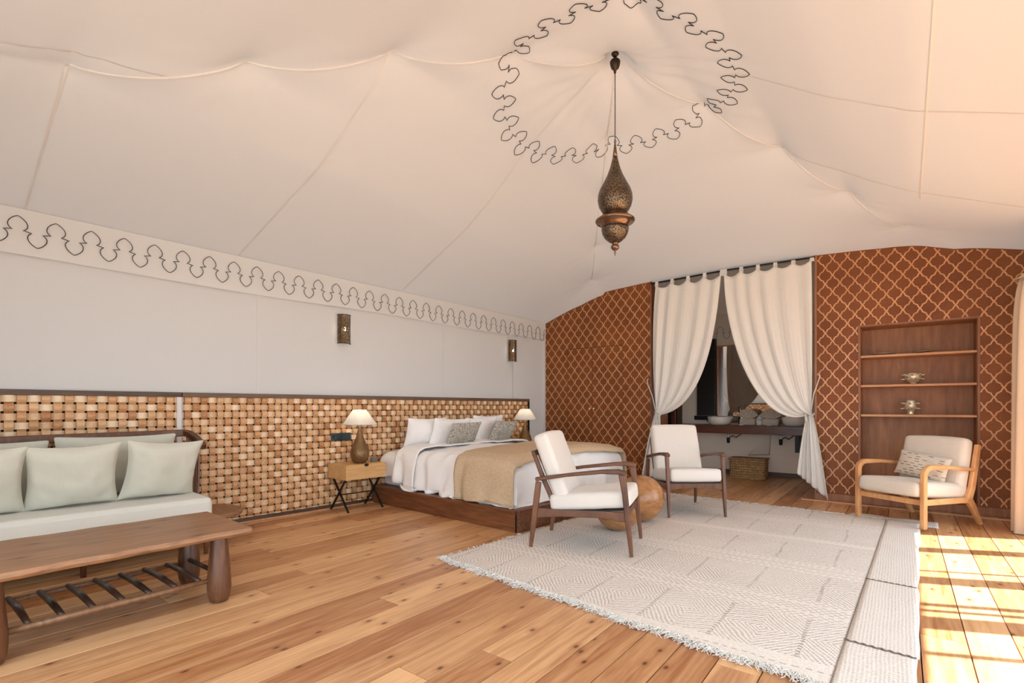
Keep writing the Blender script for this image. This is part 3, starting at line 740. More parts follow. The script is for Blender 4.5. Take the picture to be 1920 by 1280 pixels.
# ---------------------------------------------------------------- bedside tables and lamps
def bedside(y, label, group='pale oak bedside tables'):
    r = thing('bedside_table', label, 'bedside table', wall_pt(y, .07), WR, group)
    # local x along wall, -y into the room
    W2, D, zb, zt = .235, .36, .335, .485
    obj('case', M().box(-W2, W2, -D+.018, 0, zb, zb+.012).box(-W2, W2, -D+.018, 0, zt-.014, zt).box(-W2, -W2+.014, -D+.018, 0, zb+.012, zt-.014).box(W2-.014, W2, -D+.018, 0, zb+.012, zt-.014).box(-W2, W2, -.01, 0, zb, zt), OAKBOX, r, bevel=.002)
    d = obj('drawer_front', M().box(-W2, W2, -D, -D+.017, zb, zt-.002), OAKBOX, r, bevel=.002)
    obj('finger_notch', M().lathe([(.001,0),(.026,0),(.026,.002),(.001,.002)], n=20).xf(Matrix.Translation((0,-D-.0005,zt-.008)) @ Matrix.Scale(.62,4,(0,0,1)) @ Matrix.Rotation(pi/2,4,'X')), BLACKM, d)
    for sx in (-1, 1):
        x = sx*(W2-.03)
        obj('leg', M().beam([(x-.008, -D+.05, zb), (x-.008, -.02, 0)], (1,0,0), .016, .016), BLACKM, r)
        obj('leg', M().beam([(x+.009, -.04, zb), (x+.009, -D+.02, 0)], (1,0,0), .016, .016), BLACKM, r)
    obj('stretcher', M().beam([(-W2+.03, -D/2, zb/2), (W2-.03, -D/2, zb/2)], (0,1,0), .009, .009), BLACKM, r)
    return r
b0 = bedside(3.30, 'pale oak bedside table between woven panel and near side of the bed')
b1 = dup(b0, 'pale oak bedside table beyond the far side of the bed', wall_pt(6.05, .07))
def lamp(p, label):
    r = thing('table_lamp', label, 'lamp', p, 0, 'brass lamps with white shades')
    obj('base', M().lathe([(.04,0),(.062,.004),(.082,.03),(.098,.075),(.098,.115),(.086,.16),(.066,.205),(.045,.255),(.030,.305),(.020,.36),(.014,.42)], n=32), HAMMER, r, smooth=True)
    m = M(); n = 36
    prof_ = [(.176,.408),(.176,.414),(.072,.565),(.068,.568),(.066,.564),(.170,.412)]
    vs = [(a*math.cos(2*pi*k/n), a*math.sin(2*pi*k/n), z) for a, z in prof_ for k in range(n)]
    fs = [(i*n+k, i*n+(k+1)%n, ((i+1)%6)*n+(k+1)%n, ((i+1)%6)*n+k) for i in range(6) for k in range(n)]
    sh = obj('lamp_shade', m.add(vs, fs), SHADE, r, smooth=False)
    obj('shade_trim', M().tube([(.177*math.cos(2*pi*k/36), .177*math.sin(2*pi*k/36), .411) for k in range(37)], .003, 6), SEAM, sh)
    obj('socket_stem', M().lathe([(.006,.42),(.006,.47),(.012,.475),(.012,.50)], n=10), BRASS, r)
    obj('bulb', M().lathe([(.006,.46),(.022,.48),(.026,.505),(.018,.53),(.004,.54)], n=14), BULB, r, smooth=True)
    obj('harp', M().tube([(-.068,0,.562),(0,0,.556),(.068,0,.562)], .002, 5).tube([(0,-.068,.562),(0,0,.556),(0,.068,.562)], .002, 5).tube([(0,0,.5),(0,0,.556)], .003, 5), BRASS, r)
    return r
lp = wall_pt(3.32, .27, .486)
l0 = lamp(lp, 'hammered brass lamp with white shade on the near bedside table')
dup(l0, 'hammered brass lamp with white shade on the far bedside table', wall_pt(6.07, .27, .486))
# small block beside the lamp
tag(obj('small_box', M().box(-.035,.035,-.02,.02,0,.05), plain('grey_card', srgb(120,112,100), .7), bevel=.002, loc=wall_pt(3.47, .30, .486), rot=(0,0,WR+.3)), 'small grey box on the near bedside table under the duvet edge', 'box')

# ---------------------------------------------------------------- sofa and its cushions
sofa = thing('daybed_sofa', 'wooden daybed with sage linen seat below the woven panel', 'sofa', (*wall_pt(1.69, 0)[:2], 0), WR)
# local x: along wall (0 = right end), negative to the left; -y into the room
SL = -2.1
obj('seat_mattress', M().box(SL, -.02, -.99, -.28, .255, .425), LINEN_S, sofa, bevel=.035)
obj('seat_frame', M().box(SL, 0.0, -.96, -.93, .19, .25).box(SL, 0, -.22, -.19, .19, .25).box(-.03, 0.0, -.93, -.22, .19, .25).box(SL, -.03, -.93, -.22, .235, .25), WALNUT, sofa, bevel=.004)
obj('end_shelf', M().lathe([(.001,.0),(.21,.0),(.225,.012),(.225,.03),(.215,.04),(.001,.04)], n=36).xf(Matrix.Translation((.08,-.60,.225)) @ Matrix.Diagonal((1.0,1.25,1,1))), TABLEW, sofa, bevel=0)
for lx in (-.04, -.74, -1.44, -2.06):
    for ly in (-.90, -.24):
        obj('leg', M().tube([(lx,ly,.19),(lx,ly,.1),(lx,ly,0)], [.022,.019,.015], 10), WALNUT, sofa, smooth=True)
obj('back_rail', M().beam([(SL,-.20,.845),(-1.0,-.19,.85),(-.2,-.19,.86),(.02,-.21,.865)], (0,1,0), [.04]*4, [.055,.06,.06,.055]), WALNUT, sofa, bevel=.008)
obj('arm_rail', M().beam([(.02,-.19,.868),(.03,-.30,.855),(.045,-.42,.815),(.05,-.56,.765)], (1,0,0), [.045,.045,.045,.04], [.05,.055,.055,.05]), WALNUT, sofa, bevel=.008)
SLATM = wood('sofa_slat', srgb(150,108,76), srgb(92,60,40), (20,20,3), .4)
for k in range(6):
    y = -.24-.055*k; z = .84-.016*k-.004*k*k*.5
    obj('slat', M().beam([(.03,y,z),(.02,y,.24)], (0,1,0), .022, .016), SLATM, sofa, bevel=.003)
for k in range(18):
    xx = -.08-.115*k
    obj('slat', M().beam([(xx,-.195,.83),(xx,-.205,.24)], (1,0,0), .03, .016), SLATM, sofa, bevel=.003)
def sl(x, y, z): return Matrix.Translation(sofa.location) @ Matrix.Rotation(WR, 4, 'Z') @ Vector((x, y, z))
GS = 'sage linen cushions on the daybed'
place_pillow('sofa_cushion', 'wide sage back cushion rising behind the two right-hand cushions', 'cushion', GS, .72, .46, .16, LINEN_G, sl(-.47, -.36, .425), WR, -.20*-1, .0, 1, .06)
place_pillow('sofa_cushion', 'wide sage back cushion at the left edge of the photo', 'cushion', GS, .72, .44, .16, LINEN_G, sl(-1.21, -.36, .425), WR, .2, .0, 2, .06)
place_pillow('sofa_cushion', 'square sage cushion at the right end of the daybed', 'cushion', GS, .48, .45, .19, LINEN_G, sl(-.29, -.66, .420), WR+.06, .34, .05, 3, .11, .016)
place_pillow('sofa_cushion', 'square sage cushion in the middle of the front row', 'cushion', GS, .49, .45, .19, LINEN_G, sl(-.76, -.66, .420), WR-.02, .34, -.02, 4, .11, .016)
place_pillow('sofa_cushion', 'square sage cushion cut by the left edge of the photo', 'cushion', GS, .49, .45, .19, LINEN_G, sl(-1.23, -.67, .420), WR, .34, .0, 5, .11, .016)

# ---------------------------------------------------------------- low slatted table
ct = thing('coffee_table', 'low rustic wooden table with slatted shelf before the sofa', 'coffee table', (-3.25, .82, 0), 0)
random.seed(3)
n = 26; m = M(); vs = []; fs = []
y0, y1 = -.72, .56
for k in range(n+1):
    y = y0+(y1-y0)*k/n; e0 = .37+.006*math.sin(k*1.1)+.004*random.random(); e1 = -.35-.006*math.sin(k*.9+1)-.004*random.random()
    e1 += .04*(k/n)-.0
    ya = y+ (0 if k < n else 0)
    for (x_, z_) in ((e1+.006, .372), (e1, .385), (e1+.004, .408), (e0-.004, .410), (e0+.002, .388), (e0-.008, .372)): vs.append((x_, ya+ (x_*-.05), z_))
fs = [tuple(range(6)), tuple(reversed(range(n*6, n*6+6)))]
for k in range(n):
    for q in range(6): fs.append((6*k+q, 6*k+6+q, 6*k+6+(q+1)%6, 6*k+(q+1)%6))
obj('tabletop', M().add(vs, fs), TABLEW, ct, bevel=.003)
def tleg(x, y):
    return M().lathe([(.030,0),(.046,.006),(.056,.035),(.0605,.08),(.059,.14),(.054,.21),(.048,.28),(.044,.34),(.043,.3715)], (x,y,0), 24)
for x_, y_ in ((.235,.425),(-.235,.445),(.235,-.475),(-.235,-.475)): obj('leg', tleg(x_, y_), TLEG, ct, smooth=True)
for x_ in (-.235, .235):
    obj('long_rail', M().tube([(x_,-.42,.125),(x_*1.0,-.1,.128),(x_,.1,.126),(x_,.38,.127)], [.014,.016,.016,.013], 10), SLATM, ct, smooth=True)
for y_ in (.43, -.475): obj('end_rail', M().tube([(-.19,y_,.150),(.19,y_,.150)], .013, 10), RUNG, ct, smooth=True)
for k in range(7):
    y = -.355+.113*k; obj('rung', M().tube([(-.232,y,.14),(0,y+.004,.145),(.232,y,.14)], [.012,.0165,.012], 10), RUNG, ct, smooth=True)

# ---------------------------------------------------------------- walnut armchairs
def chair_a(label):
    r = thing('armchair', label, 'armchair', (0,0,0), 0, 'walnut framed armchairs with cream cushions')
    for s in (-1, 1):
        x = s*.275
        obj('front_leg', M().beam([(x,-.372,0),(x,-.350,.22),(x,-.325,.45),(x,-.305,.585)], (1,0,0), [.022,.032,.034,.034], [.026,.038,.040,.05]), WALNUT, r, bevel=.008)
        obj('rear_leg', M().beam([(x,.385,0),(x,.352,.25),(x,.322,.50)], (1,0,0), [.024,.034,.032], [.028,.044,.044]), WALNUT, r, bevel=.008)
        obj('armrest', M().beam([(x,-.335,.592),(x,-.28,.602),(x,-.16,.597),(x,.10,.562),(x,.345,.518)], (1,0,0), [.048,.056,.058,.044,.036], [.03,.036,.028,.026,.03]), WALNUT, r, bevel=.008)
        obj('side_rail', M().beam([(x*.97,-.335,.275),(x*.97,-.15,.285),(x*.97,.15,.272),(x*.97,.345,.262)], (1,0,0), .024, [.07,.05,.05,.075]), WALNUT, r, bevel=.006)
        obj('back_stile', M().beam([(s*.225,.17,.24),(s*.225,.30,.52),(s*.222,.385,.73)], (1,0,0), .028, [.032,.036,.026]), WALNUT, r, bevel=.006)
    for k in range(3):
        xx = -.11+.11*k; obj('back_slat', M().beam([(xx,.20,.28),(xx,.30,.52),(xx,.375,.70)], (1,0,0), .02, .014), WALNUT, r, bevel=.003)
    obj('top_rail', M().beam([(-.225,.38,.705),(0,.39,.715),(.225,.38,.705)], (0,1,0), .022, [.04,.05,.04]), WALNUT, r, bevel=.005)
    n_ = 12
    m = M(); vs = []; fs = []
    for k in range(n_+1):
        a = -1+2*k/n_; x = a*.262; zt = .322; zb = .255+.028*(1-a*a)
        vs += [(x,-.345,zb),(x,-.345,zt),(x,-.320,zt),(x,-.320,zb)]
    fs = [(3,2,1,0), tuple(4*n_+q for q in range(4))]
    for k in range(n_):
        for q in range(4): fs.append((4*k+q, 4*k+(q+1)%4, 4*k+4+(q+1)%4, 4*k+4+q))
    obj('front_rail', m.add(vs, fs), WALNUT, r)
    obj('rear_rail', M().box(-.262, .262, .19, .215, .235, .28), WALNUT, r, bevel=.004)
    obj('seat_frame', M().beam([(0,-.31,.325),(0,.2,.27)], (1,0,0), .50, .012), BLACKM, r)
    softbox('seat_cushion', (.505, .60, .125), CREAM, r, .035, Matrix.Translation((0,-.055,.372)) @ Matrix.Rotation(-.105, 4, 'X'))
    softbox('back_cushion', (.49, .115, .54), CREAM, r, .035, Matrix.Translation((0,.235,.605)) @ Matrix.Rotation(-.36, 4, 'X'))
    return r
def face(fx, fy): return math.atan2(fy, fx)+pi/2      # local -y looks along (fx,fy)
c1 = chair_a('walnut armchair with cream cushions standing sideways in front of the bed')
c1.location = (-1.955, 3.53, .014); c1.rotation_euler = (0,0,face(.74,.22))
c2 = dup(c1, 'walnut armchair with cream cushions facing forward before the curtained opening', (-1.80, 5.27, .014), face(.63,-.777))

# ---------------------------------------------------------------- light oak lounge chair
r = thing('lounge_chair', 'light oak lounge chair with curved arms before the shelf niche', 'armchair', (.10, 6.13, 0), face(-.55,-.835))
for s in (-1, 1):
    x = s*.292
    pts = [(x,-.345,.014),(x,-.345,.25),(x,-.345,.44)]+[(x,-.345+.085*(1-math.cos(a*pi/16)),.465+.085*math.sin(a*pi/16)) for a in range(1,9)]+[(x,-.05,.545),(x,.33,.508)]
    obj('arm_loop', M().beam(pts, (1,0,0), .042, [.046]*(len(pts)-2)+[.034,.030]), OAK, r, bevel=.009)
    obj('back_post', M().beam([(x,.245,.235),(x,.30,.35),(x,.345,.55),(x,.385,.735)], (1,0,0), .036, [.075,.06,.055,.045]), OAK, r, bevel=.007)
    obj('rear_leg', M().beam([(x,.235,.262),(x,.31,.17),(x,.42,.002)], (1,0,0), .036, [.08,.06,.036]), OAK, r, bevel=.007)
    obj('side_rail', M().beam([(x,-.33,.245),(x,.27,.238)], (1,0,0), .03, .05), OAK, r, bevel=.005)
obj('front_rail', M().box(-.28, .28, -.335, -.305, .215, .262), OAK, r, bevel=.005)
obj('rear_rail', M().box(-.28, .28, .24, .27, .20, .245), OAK, r, bevel=.005)
softbox('seat', (.545, .68, .135), BOUCLE, r, .045, Matrix.Translation((0,-.045,.332)) @ Matrix.Rotation(-.075, 4, 'X'), .014)
softbox('backrest', (.54, .12, .50), BOUCLE, r, .045, Matrix.Translation((0,.272,.545)) @ Matrix.Rotation(-.22, 4, 'X'), .012)
lc = Matrix.Translation(r.location) @ Matrix.Rotation(r.rotation_euler.z, 4, 'Z')
place_pillow('lumbar_cushion', 'cream lumbar cushion with dark dashes on the light oak chair', 'cushion', None, .46, .24, .11, DASH, lc @ Vector((-.015,.07,.405)), r.rotation_euler.z, -.30, .12, 6, .04)

# ---------------------------------------------------------------- wooden balls
def ball(p, rad, label, mt=BALLW):
    m = M().lathe([(max(.001, rad*math.cos(a)), rad*math.sin(a)) for a in [-pi/2+.12+ (pi-.24)*k/24 for k in range(25)]], (0,0,rad*math.cos(.12)-0.0), 40)
    o = obj('ball_stool', m, mt, smooth=True, loc=p); o.location.z = p[2]+rad*(math.sin(pi/2-.12)-math.cos(.12))
    return tag(o, label, 'stool', 'turned wooden balls by the armchair')
ball((-1.945, 4.52, .012), .215, 'large polished wooden ball right of the front armchair')
ball((-1.955, 4.06, .012), .20, 'wooden ball seen under the front armchair')

# ---------------------------------------------------------------- rugs
QA, QB, QC, QD = Vector((-2.60,2.56,0)), Vector((.04,2.24,0)), Vector((.135,5.97,0)), Vector((-2.38,6.16,0))
def rugpt(u, v):
    p = QA*(1-u)*(1-v)+QB*u*(1-v)+QC*u*v+QD*(1-u)*v
    wob = noise.noise(Vector((p.x*1.7, p.y*1.7, 2)))*.03
    e = min(v, 1-v)
    if e < .05: p.y += noise.noise(Vector((p.x*4, 3, 1)))*.03
    if 1-u < .05: p.x += noise.noise(Vector((p.y*3, 8, 1)))*.012
    return (p.x, p.y, .009+.0025*(1+noise.noise(Vector((p.x*5, p.y*5, 0)))))
rug = thing('kilim_rug', 'large cream kilim rug with ragged fringe under the armchairs', 'rug', (0,0,0))
US = .905
m = M().grid(lambda u, v: rugpt(u*US, v), 90, 120); o = obj('field', m, RUG, rug, smooth=True); d = o.modifiers.new('s','SOLIDIFY'); d.thickness = .008; d.offset = -1
for v0, v1, dz in ((0, .135, 0), (.137, .42, .003), (.424, 1.0, .001)):
    m = M().grid(lambda u, v: (lambda p: (p[0]+dz*2, p[1], p[2]+.0015+dz))(rugpt(US-.004+(1-US+.004)*u, v0+(v1-v0)*v)), 10, 60)
    o = obj('border_strip', m, RUGB, rug, smooth=True); d = o.modifiers.new('s','SOLIDIFY'); d.thickness = .008; d.offset = -1
SEAMD = fabric('rug_seam', srgb(120,108,98), 0, 200, .2, .4)
pts = []
for k in range(90):
    v = k/89; p = rugpt(US-.003, v); pts.append((p[0], p[1], p[2]+.003))
obj('stitched_seam', M().tube(pts, .0015, 5), SEAMD, rug)
for v0 in (.1355, .4225):
    pts = []
    for k in range(40):
        u = US-.004+(1-US+.002)*k/39; p = rugpt(u, v0); pts.append((p[0], p[1]+.006*math.sin(k*1.3), p[2]+.004))
    obj('stitched_seam', M().tube(pts, .004, 5), SEAMD, rug)
random.seed(11)
m = M()
def strand(p, d, L):
    q = Vector(p); pts = [q.copy()]; dd = Vector((d[0], d[1], 0)).normalized()
    ph = random.random()*6
    for k in range(4):
        dd = (Matrix.Rotation(random.uniform(-.9,.9), 3, 'Z') @ dd); q = q+dd*L/4
        pts.append(Vector((q.x, q.y, max(.003, p[2]*(1-k/3)+random.uniform(0,.012)))))
    m.tube(pts, [.0026,.0024,.0022,.002,.0012], 3, caps=False)
for k in range(1500):
    u = random.random(); p = rugpt(u, 0.0); wv = .55+.45*noise.noise(Vector((u*22, 1, 1)))+.3*noise.noise(Vector((u*60, 4, 1)))
    strand((p[0], p[1]+.012, .012), (random.uniform(-.5,.5), -1), .035+.06*max(.1, wv)*random.random()*1.5)
for k in range(380):
    u = random.random()*US; p = rugpt(u, 1.0); strand((p[0], p[1]-.01, .012), (random.uniform(-.5,.5), 1), .03+.03*random.random())
for k in range(90):
    v = random.random(); p = rugpt(0, v); strand((p[0]+.01, p[1], .012), (-1, random.uniform(-.5,.5)), .02+.02*random.random())
o = obj('fringe', m, WHITEFR, rug); o['kind'] = 'stuff'
kq = [(-.45,6.05),(.00,5.80),(.27,5.93),(.25,6.17),(-.30,6.21)]
k2 = [Vector((-.42,5.90,0)), Vector((.262,5.86,0)), Vector((.27,6.14,0)), Vector((-.40,6.20,0))]
m = M().grid(lambda u, v: tuple(k2[0]*(1-u)*(1-v)+k2[1]*u*(1-v)+k2[2]*u*v+k2[3]*(1-u)*v+Vector((0,.008*math.sin(u*9),.003+.006*abs(math.sin(u*7))*v))), 30, 12)
sr = obj('small_kilim', m, RUGB, smooth=True); d = sr.modifiers.new('s','SOLIDIFY'); d.thickness = .003; d.offset = 1
tag(sr, 'narrow striped kilim end under the light oak lounge chair', 'rug')

# ---------------------------------------------------------------- hanging lantern
PXM = 3.87/950
LZ = lambda y: 1.08+(763-y)*PXM
ln = thing('hanging_lantern', 'pierced brass lantern hanging on a chain from the tent peak', 'lantern', (-1.742, 3.565, 0), 0)
def lp_(seq): return [(max(.0008, r_*PXM), LZ(y_)) for r_, y_ in seq]
obj('ceiling_cup', M().lathe(lp_([(2,134),(3,128),(7,125),(9,119),(10,113),(8,110),(3,107),(2.5,104)]), n=20).lathe(lp_([(3,104),(7,99),(7,97),(2,95)]), n=16), DBRONZE, ln, smooth=True)
zc = LZ(133); ze = LZ(263); nl = 40
m = M()
for k in range(nl):
    z = zc+(ze-zc)*(k+.5)/nl; L = (zc-ze)/nl*.72; a = (k % 2)*pi/2
    pts = [(math.cos(a)*.0045*math.cos(t), math.sin(a)*.0045*math.cos(t), z+L*math.sin(t)) for t in [2*pi*q/8 for q in range(9)]]
    m.tube(pts, .0016, 4, caps=False)
obj('chain', m, DBRONZE, ln)['kind'] = 'stuff'
obj('hook_ring', M().tube([(.010*math.cos(t), 0, ze+.0+.010*math.sin(t)) for t in [2*pi*q/12 for q in range(13)]], .002, 5), BRASS, ln)
obj('neck', M().lathe(lp_([(4.6,292),(3.2,280),(2,270),(1.2,264),(.5,262)]), n=16), BRASS, ln, smooth=True)
obj('upper_globe', M().lathe(lp_([(20,400),(25,394),(30,385),(32.5,374),(32,364),(28.5,353),(22,341),(15,327),(10,314),(7,303),(4.6,292)]), n=40), PIERCE, ln, smooth=True)
obj('collar', M().lathe(lp_([(25,425),(26,421),(28,419),(29,416),(35,415.5),(37,413),(36.5,411),(31,407),(26,404),(24,400),(20,398)]), n=40), BRASS, ln, smooth=True)
obj('lower_bowl', M().lathe(lp_([(5,455),(12,451),(19,445),(23.5,437),(25.5,429),(25,424)]), n=36), PIERCE, ln, smooth=True)
obj('finial', M().lathe(lp_([(.6,478),(1.0,473),(2.6,472),(1,470.5),(1.2,468),(5,467),(8,463),(7.5,459),(4.5,456),(6,455),(7,452)]), n=20), BRASS, ln, smooth=True)

# ---------------------------------------------------------------- niche ornaments
def vase(p, label, prof_, rows, sc):
    r = thing('spiked_vase', label, 'vase', p, .3, 'spiked pewter vases in the niche')
    obj('body', M().lathe([(a*sc, b*sc) for a, b in prof_], n=24), SILVER, r, smooth=True)
    for (rr, zz, tz, ph) in rows:
        for k in range(8):
            a = 2*pi*k/8+ph; p0 = Vector((rr*sc*math.cos(a), rr*sc*math.sin(a), zz*sc)); d_ = Vector((math.cos(a), math.sin(a), tz)).normalized()
            obj('spike', M().tube([p0-d_*.01, p0+d_*.016, p0+d_*.036*1.1], [.011,.0095,.0008], 8), SILVER, r, smooth=True)
    return r
vase((.10, 7.0, 1.328), 'wide spiked pewter bowl on the middle niche shelf', [(.03,0),(.036,.004),(.03,.012),(.05,.03),(.075,.06),(.078,.09),(.066,.12),(.055,.128),(.045,.12),(.02,.05),(.001,.045)], ((.074,.055,-.1,0),(.072,.095,.35,.39)), 1.0)
vase((.08, 7.0, 1.001), 'tall spiked pewter vase on the lowest niche shelf', [(.034,0),(.038,.006),(.028,.022),(.038,.045),(.058,.075),(.060,.105),(.048,.14),(.050,.155),(.042,.156),(.03,.13),(.001,.09)], ((.056,.065,-.1,0),(.054,.115,.3,.39)), 1.0)
def plate(p, label, tilt):
    r = tag(obj('plate', M().lathe([(.001,0),(.04,0),(.055,.004),(.10,.014),(.112,.018),(.11,.021),(.06,.010),(.001,.006)], n=36), SILVER, smooth=True, loc=p, rot=tilt), label, 'plate', 'pewter plates in the niche')
plate((-.16, 7.02, 1.656), 'flat pewter plate lying at the left of the top niche shelf', (0,0,0))
plate((.19, 7.02, 1.670), 'pewter plate tilted on the top niche shelf, right of the flat one', (.12,-.10,0))

# ---------------------------------------------------------------- curtained opening
RODY, RODZ = 6.80, 2.825
rod = tag(obj('curtain_rod', M().tube([(-2.80, RODY+.06, 2.82), (-1.8, RODY+.06, 2.845), (-.80, RODY+.06, 2.835)], .011, 12), BLACKM, smooth=True), 'dark curtain rod across the bathroom opening under the canvas', 'curtain rod')
def curtain(name, label, out_top, in_top, tie, bot_out, bot_in, pw, inner_ctrl, outer_ctrl, ntabs, seed, zb_out, zb_in):
    r = thing(name, label, 'curtain', (0,0,0), 0, 'white linen tie-back curtains')
    zt = lambda x: 2.775 - .0 + .03*((x+2.8)/2.0)
    NU, NV = 90, 70
    def bez(p0, p1, p2, p3, t): a = 1-t; return a**3*p0+3*a*a*t*p1+3*a*t*t*p2+t**3*p3
    def f(u, v):
        xt = out_top+(in_top-out_top)*u
        sc = abs(math.sin(pi*u*ntabs)); z0 = zt(xt) - .055*(sc**.8)
        xe = tie[0]+(u-.5)*.05*(1 if in_top > out_top else -1); ze_ = tie[1]+(.5-u)*.05
        c1 = (out_top+(outer_ctrl[0]-out_top)*1.0, outer_ctrl[1]); 
        if v < .68:
            t = v/.68
            p1x = xt*(1-.0)+(inner_ctrl[0][0]-in_top)*u + (outer_ctrl[0]-out_top)*(1-u)*.5; p1z = z0+(inner_ctrl[0][1]-2.76)*(.55+.45*u)
            p2x = (1-u)*(tie[0]*.35+outer_ctrl[0]*.65)+u*inner_ctrl[1][0]; p2z = (1-u)*(tie[1]+.35)+u*inner_ctrl[1][1]
            x = bez(xt, p1x, p2x, xe, t); z = bez(z0, p1z, p2z, ze_, t)
            gather = t
        else:
            t = (v-.68)/.32
            xb = bot_out+(bot_in-bot_out)*u; zb = zb_out+(zb_in-zb_out)*u
            x = xe+(xb-xe)*(t**.75); z = ze_+(zb-ze_)*t; gather = 1-t*.45
        fq = 5.3; ph = seed
        amp = (.010+.030*min(1, v*1.7)*(.55+.45*math.sin(u*9+ph)))*(1-.55*gather)
        y = RODY + amp*math.sin(2*pi*(u*fq)+ph+1.7*math.sin(u*5+ph)+.6*v) + .004*math.sin(2*pi*u*19+ph)*gather
        if v > .6 and v < .76: y = RODY + (y-RODY)*.75
        return (x, y-.02*gather, max(z, .006))
    pn = obj('panel', M().grid(f, NU, NV), CURT, r, smooth=True)
    d_ = pn.modifiers.new('s','SOLIDIFY'); d_.thickness = .002
    for k in range(ntabs+1):
        u = k/ntabs; x = out_top+(in_top-out_top)*u; z = zt(x); rz_ = 2.82+.0125*(1-abs(x+1.8))*2
        w = .022
        pts = [(x, RODY+.03, z-.02), (x, RODY+.043, rz_-.01), (x, RODY+.052, rz_+.012), (x, RODY+.066, rz_+.014), (x, RODY+.078, rz_), (x, RODY+.06, z-.02)]
        obj('tab', M().beam(pts, (1,0,0), w*2, .004), CURT, r)
    # cord tie
    s = 1 if out_top > in_top else -1
    hx, hz = pw
    pts = [(hx, 6.80, hz+.05), (hx+.012*s, 6.79, hz+.02), (hx-.006*s, 6.78, hz-.05), ((hx+tie[0])/2, 6.76, (hz+tie[1])/2+.02), (tie[0]+.02*s, 6.745, tie[1]+.02)]
    obj('tie_cord', M().tube(pts, .006, 6), ROPE, r, smooth=True)
    obj('tie_knot', M().tube([(tie[0]+.05*math.cos(t), RODY+.055*math.sin(t)-.01, tie[1]+.012*math.sin(t*2)) for t in [2*pi*q/16 for q in range(17)]], .007, 6), ROPE, r, smooth=True)
    obj('tassel', M().tube([(tie[0]-.03*s,6.735,tie[1]+.0),(tie[0]-.028*s,6.73,tie[1]-.05),(tie[0]-.02*s,6.73,tie[1]-.09)], [.006,.013,.016], 8), ROPE, r, smooth=True)
    return r
curtain('curtain', 'white linen curtain tied back to the left of the bathroom opening', -2.71, -1.84, (-2.665, 1.0), -2.92, -2.62, (-2.815, 1.43), ((-1.90, 2.0), (-2.05, 1.05)), (-2.82, 1.9), 4, .4, .10, .12)
curtain('curtain', 'white linen curtain tied back to the right of the bathroom opening', -.83, -1.80, (-.85, 1.0), -.66, -.98, (-.755, 1.42), ((-1.80, 1.95), (-1.42, .80)), (-.80, 1.9), 5, 2.1, .02, .30)
# beige drape at the right corner
def drape(u, v):
    a = 2*pi*u; rr = .165+.03*math.sin(a*9+v*1.2)+.03*v*(.5)
    z = 2.22*(1-v)+.006
    if v < .04: z += .06*(1-v/.04)*0
    return (.985+rr*1.15*math.cos(a)*(1-.25*math.exp(-v*14)), 6.10+rr*.85*math.sin(a), z)
dr = thing('side_drape', 'beige floor-length drape bunched at the right edge of the photo', 'curtain', (0,0,0))
obj('panel', M().grid(drape, 120, 30), DRAPE, dr, smooth=True)
obj('valance', M().grid(lambda u, v: (.985+(.05+.145*v)*1.12*math.cos(2*pi*u), 6.10+(.05+.12*v)*math.sin(2*pi*u), 2.30-.13*v), 80, 6), DRAPE, dr, smooth=True)

# ---------------------------------------------------------------- bathroom things
vt = thing('washbasin_counter', 'dark wooden floating washbasin counter behind the curtains', 'counter', (0,0,0))
obj('slab', M().box(-2.98, -.95, 8.16, BY-.015, .675, .80), COUNTW, vt, bevel=.004)
obj('end_post', M().box(-2.99, -2.93, 8.17, 8.23, .80, 1.02), COUNTW, vt, bevel=.003)
obj('bracket', M().box(-1.22, -1.17, 8.3, BY-.02, .42, .672), BLACKM, vt)
def basin(x, label, first=None, rad=.17):
    if first: return dup(first, label, (x, 8.36, .801))
    r_ = thing('washbasin', label, 'washbasin', (x, 8.36, .801), 0, 'round white vessel basins')
    obj('bowl', M().lathe([(.10,0),(.14,.004),(rad,.05),(rad+.012,.125),(rad+.008,.130),(rad-.006,.125),(rad-.02,.05),(.05,.02),(.001,.018)], n=40), PORC, r_, smooth=True)
    obj('drain', M().lathe([(.001,.0185),(.02,.0185),(.02,.022),(.001,.023)], n=16), CHROME, r_)
    return r_
w0 = basin(-2.28, 'white round vessel basin at the left end of the counter')
basin(-1.22, 'white round vessel basin at the right end, half behind the curtain', w0)
def tap(x, label):
    r_ = thing('tall_tap', label, 'tap', (x, 8.50, .801), 0)
    obj('stem', M().tube([(0,0,0),(0,0,.26),(0,-.02,.275),(-.02,-.10,.275),(-.02,-.115,.26)], .011, 10), CHROME, r_, smooth=True)
    obj('foot', M().lathe([(.022,0),(.022,.006),(.012,.012)], n=16), CHROME, r_)
    obj('handle', M().tube([(0,0,.28),(.01,.03,.30)], .006, 8), CHROME, r_)
    return r_
t0 = tap(-2.02, 'tall chrome tap right of the left basin')
mr = thing('wall_mirror', 'large mirror above the counter reflecting the curtain', 'mirror', (0,0,0))
obj('mirror_glass', M().box(-2.39, -1.12, BY-.035, BY-.03, .83, 2.07), MIRROR, mr)
obj('mirror_frame', M().box(-2.41, -2.39, BY-.045, BY-.02, .82, 2.08).box(-2.41, -1.10, BY-.045, BY-.02, 2.07, 2.09).box(-2.41, -1.10, BY-.045, BY-.02, .812, .83).box(-1.12, -1.10, BY-.045, BY-.02, .82, 2.08), SHELFW, mr)
dk = thing('tall_cabinet', 'narrow dark wall cabinet left of the bathroom mirror', 'cabinet', (0,0,0))
obj('case', M().box(-2.71, -2.42, BY-.12, BY-.015, .94, 2.20), plain('ebony', srgb(26,20,18), .5), dk, bevel=.003)
obj('shelf_line', M().box(-2.705, -2.425, BY-.124, BY-.12, 1.25, 1.262).box(-2.705, -2.425, BY-.124, BY-.12, 1.85, 1.862), RUNG, dk)
